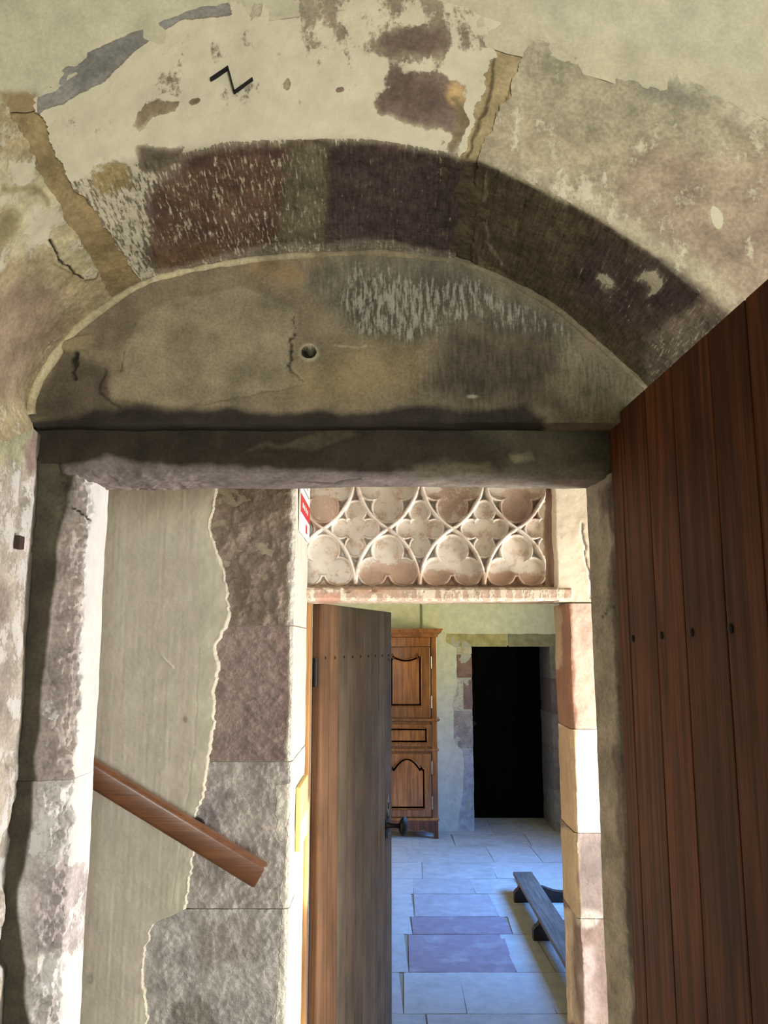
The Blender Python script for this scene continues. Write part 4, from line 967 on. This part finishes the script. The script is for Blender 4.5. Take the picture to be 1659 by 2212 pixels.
b = BM(); b.sweep([(start, Vector((0, 1, 0)), upv), (end-dirr*.006, Vector((0, 1, 0)), upv), (end, Vector((0, .86, 0)), upv*.93)], prof)
b.done('rail_bar', M['rail'], rail, True)
for k in (.22, 1.05):
    p = end - dirr*k; b = BM(); b.lathe([(.011, 0), (.011, .035), (.026, .037), (.026, YQ-.010-p.y-.015)], (p.x, p.y+.018, p.z), (0, 1, 0), 14); b.done('bracket', M['iron'], rail, True)

# sign and yellow board on the sunlit reveal
XS = XQ
sg = empty('notice_sign', (XS+.004, 2.58, EYE+.334)); tag(sg, 'white notice with a red band on the bright stone reveal', 'sign')
def onrev(name, y0, y1, z0, z1, x0, x1, mat, parent): 
    b = BM(); b.box(XS+x0, XS+x1, y0, y1, EYE+z0, EYE+z1); return b.done(name, mat, parent)
onrev('board', 2.44, 2.735, .334, .66, .003, .008, M['signwhite'], sg)
onrev('red_band', 2.441, 2.734, .392, .448, .008, .0088, M['signred'], sg)
onrev('red_emblem', 2.60, 2.65, .348, .376, .008, .0088, M['signred'], sg)
for k in range(3): onrev('text_line', 2.50, 2.70-.03*k, .472+.022*k, .478+.022*k, .008, .0086, M['signgrey'], sg)
for k in range(4): onrev('lettering', 2.49+.05*k, 2.515+.05*k, .412, .428, .0088, .0092, M['signwhite'], sg)
A = onX(np.array([632., 648.]), np.array([1725., 1705.]), XS+.01); Bq = onX(np.array([632.]), np.array([1870.]), XS+.01)
b = BM(); b.box(XS+.001, XS+.014, 2.50, 2.742, float(Bq[0][2]), float(A[0][2]), .003)
o = b.done('yellow_board', M['yellow'], origin=(XS+.007, 2.62, float(Bq[0][2]))); tag(o, 'small pale yellow wooden board fixed on the bright stone reveal', 'board')

# cable on the far wall
b = BM(); cxp = onY(np.array([912., 912.]), np.array([1330., 1356.]), YC-.012)
x_ = float(cxp[0][0]); b.lathe([(.010, 0), (.010, 1.55)], (x_, YC-.012, 1.86), (0, 0, 1), 8)
o = b.done('wall_cable', M['cable'], smooth=True, origin=(x_, YC-.012, 1.86)); tag(o, 'thin grey cable running up the plaster above the cabinet', 'cable')

# ---- cabinet
YK = 8.37; cr = float(onY(np.array([945.]), np.array([1600.]), YK)[0][0]); CWD = .60; x1c = cr; x0c = cr-CWD; xm = (x0c+x1c)/2
cab = empty('tall_cabinet', (xm, (YK+YC-.02)/2, 0)); tag(cab, 'tall narrow brown wooden cabinet with moulded doors against the far wall', 'cabinet')
def zpx(y): return float(onY(np.array([900.]), np.array([float(y)]), YK)[0][2])
zs_ = {k: zpx(v) for k, v in dict(top=1358, corn=1376, f0=1390, u1=1398, ul=1552, m1=1556, d1=1565, d0=1612, m0=1620, l1=1628, l0=1764, b1=1770, apron=1796, foot=1812).items()}
YB = YC-.012
b = BM(); b.box(x0c, x1c, YK+.012, YB, .11, zs_['corn'], .004); b.done('carcass', M['cab'], cab)
# corner stiles
for xs0, xs1 in ((x0c, x0c+.055), (x1c-.055, x1c)):
    b = BM(); b.box(xs0, xs1, YK-.004, YK+.016, .11, zs_['corn'], .006); b.done('corner_stile', M['cab'], cab)
def moulding(name, prof, z, mat=None):
    """prof: list of (out, dz) swept round front and both sides"""
    pth = []
    for o_, (x, y) in enumerate(((x0c, YB), (x0c, YK), (x1c, YK), (x1c, YB))):
        dx = (-1, -1, 1, 1)[o_]; dy = (0, -1, -1, 0)[o_]
        pth.append((Vector((x, y, z)), Vector((dx, dy, 0)), Vector((0, 0, 1))))
    b = BM(); b.sweep(pth, prof); return b.done(name, mat or M['cab'], cab)
tk = zs_['top']-zs_['corn']
moulding('cornice', [(-.02, 0), (.012, 0), (.014, tk*.25), (.03, tk*.42), (.048, tk*.55), (.052, tk*.8), (.06, tk*.82), (.06, tk), (-.02, tk)], zs_['corn'])
moulding('waist_moulding', [(-.01, -.012), (.008, -.012), (.02, -.004), (.026, .006), (.02, .014), (-.01, .014)], zs_['m1'])
moulding('lower_moulding', [(-.01, -.010), (.012, -.010), (.016, 0), (.008, .010), (-.01, .010)], zs_['m0'])
def shaped(x0, x1, z0, z1, style, n=40):
    """outline ccw of a moulded panel field"""
    pts = [(x0, z0), (x1, z0)]
    w = x1-x0
    for k in range(n+1):
        u = 1-k/n; v = abs(u-.5)*2
        if style == 'hat':      # arched crown with a step at the shoulders
            if v < .72: z = z1 - .26*w*(v/.72)**2
            elif v < .88: z = z1 - .26*w + .07*w*math.sin((v-.72)/.16*math.pi)
            else: z = z1 - .28*w
        elif style == 'mous':   # curved dip between two ears
            if v > .86: z = z1 - .04*w
            elif v > .74: z = z1 - .04*w + .10*w*math.sin((v-.74)/.12*math.pi)
            else: z = z1 - .03*w - .10*w*math.cos(v/.74*math.pi*.5)
        else: z = z1
        pts.append((x0+u*w, z))
    return pts
def offset(pts, d):
    n = len(pts); out = []
    for i in range(n):
        a, p, c = Vector(pts[i-1]), Vector(pts[i]), Vector(pts[(i+1) % n])
        t0 = (p-a); t1 = (c-p)
        if t0.length < 1e-7: t0 = t1
        if t1.length < 1e-7: t1 = t0
        n0 = Vector((-t0.y, t0.x)).normalized(); n1 = Vector((-t1.y, t1.x)).normalized(); m = (n0+n1)
        m = m/max(m.length_squared, .5)*1.0*2/2
        out.append((p.x+m.x*d, p.y+m.y*d))
    return out
def panel(parent, name, pts, yb, mat, mould=.02):
    """raised moulding frame around a fielded panel; rings step inwards"""
    steps = [(0, 0), (0, -.012), (.008, -.018), (.018, -.012), (.024, .006), (.036, .006), (.056, -.006)]
    rings = [([(p[0], yb+dy, p[1]) for p in offset(pts, d)]) for d, dy in steps]
    b = BM(); R_ = [[b.b.verts.new(p) for p in r] for r in rings]; n = len(pts)
    for r0, r1 in zip(R_, R_[1:]):
        for k in range(n): b.b.faces.new((r0[k], r0[(k+1) % n], r1[(k+1) % n], r1[k]))
    b.b.faces.new(R_[-1]); b.b.faces.new(R_[0][::-1])
    return b.done(name, mat, parent, True)
def cdoor(nm_, z0, z1, x0, x1, pz0, pz1, px0, px1, style, hinges):
    b = BM(); b.box(x0, x1, YK-.014, YK+.012, z0, z1, .005); d = b.done(nm_, M['cab'], cab)
    panel(d, 'door_panel', shaped(px0, px1, pz0, pz1, style), YK-.014, M['cab'])
    for zh_ in hinges:
        b = BM(); b.lathe([(.003, -.062), (.007, -.058), (.007, .058), (.003, .062)], (x1+.010, YK-.016, zh_), (0, 0, 1), 10); b.done('hinge', M['brass'], d, True)
    return d
dx0, dx1 = x0c+.058, x1c-.066
cdoor('upper_door', zs_['ul']+.012, zs_['u1'], dx0, dx1, zs_['ul']+.115, zs_['u1']-.075, dx0+.075, dx1-.085, 'mous', (zs_['u1']-.15, zs_['ul']+.16))
b = BM(); b.box(dx0, dx1, YK-.012, YK+.012, zs_['f0']-.03, zs_['corn']-.004, .004); b.done('frieze', M['cab'], cab)
b = BM(); b.box(dx0, dx1+.008, YK-.012, YK+.012, zs_['d0'], zs_['d1'], .004); dr_ = b.done('drawer', M['cab'], cab)
panel(dr_, 'drawer_panel', shaped(dx0+.05, dx1-.03, zs_['d0']+.03, zs_['d1']-.03, 'flat', 4), YK-.012, M['cab'])
dlo = cdoor('lower_door', zs_['l0'], zs_['l1'], dx0, dx1, zs_['l0']+.07, zs_['l1']-.035, dx0+.06, dx1-.055, 'hat', (zs_['l1']-.13, zs_['l0']+.13))
# base with scalloped apron and feet
zf0 = zs_['apron']; apr = [(x0c, zs_['b1']), (x0c, .0), (x0c+.045, .0), (x0c+.05, zf0*.55+.02)]
for k in range(13):
    u = k/12; apr.append((x0c+.07+(CWD-.14)*u, zf0 + .018*math.sin(u*math.pi*3)**2 - .02*math.cos(u*math.pi*2)*.5))
apr += [(x1c-.05, zf0*.55+.02), (x1c-.045, .0), (x1c, .0), (x1c, zs_['b1'])]
b = BM(); b.prism(apr, 'y', YK-.006, YK+.022); b.done('apron', M['cabdark'], cab)
for xx in (x0c, x1c-.05):
    b = BM(); b.box(xx, xx+.05, YB-.055, YB, 0, .13, .006); b.done('rear_foot', M['cabdark'], cab)
moulding('base_moulding', [(-.01, -.012), (.010, -.012), (.012, 0), (.004, .012), (-.01, .012)], zs_['b1'])

# ---- low plank stand
bench = empty('low_plank_stand', (1.15, 5.9, 0)); tag(bench, 'long narrow plank on dark scrolled cross feet on the far room floor', 'bench')
zt = .135
b = BM(); b.box(.985, 1.13, 4.35, 6.68, zt-.028, zt, .005); o = b.done('plank', M['bench'], bench)
def foot(y):
    xl, xr = .945, 1.56; h_ = zt-.029
    pts = [(xl, 0), (xr, 0), (xr, h_*.8), (xr-.04, h_), (xr-.10, h_)]
    for k in range(9):
        u = k/8; pts.append((xr-.12-(xr-.12-1.16)*u, h_ - .035*math.sin(u*math.pi)))
    pts += [(1.14, h_), (.985, h_), (xl+.03, h_*.85), (xl+.012, h_*.72), (xl, h_*.55)]
    b = BM(); b.prism(pts, 'y', y-.03, y+.03); return b.done('cross_foot', M['benchdark'], bench)
foot(6.40); foot(5.62); foot(4.6)
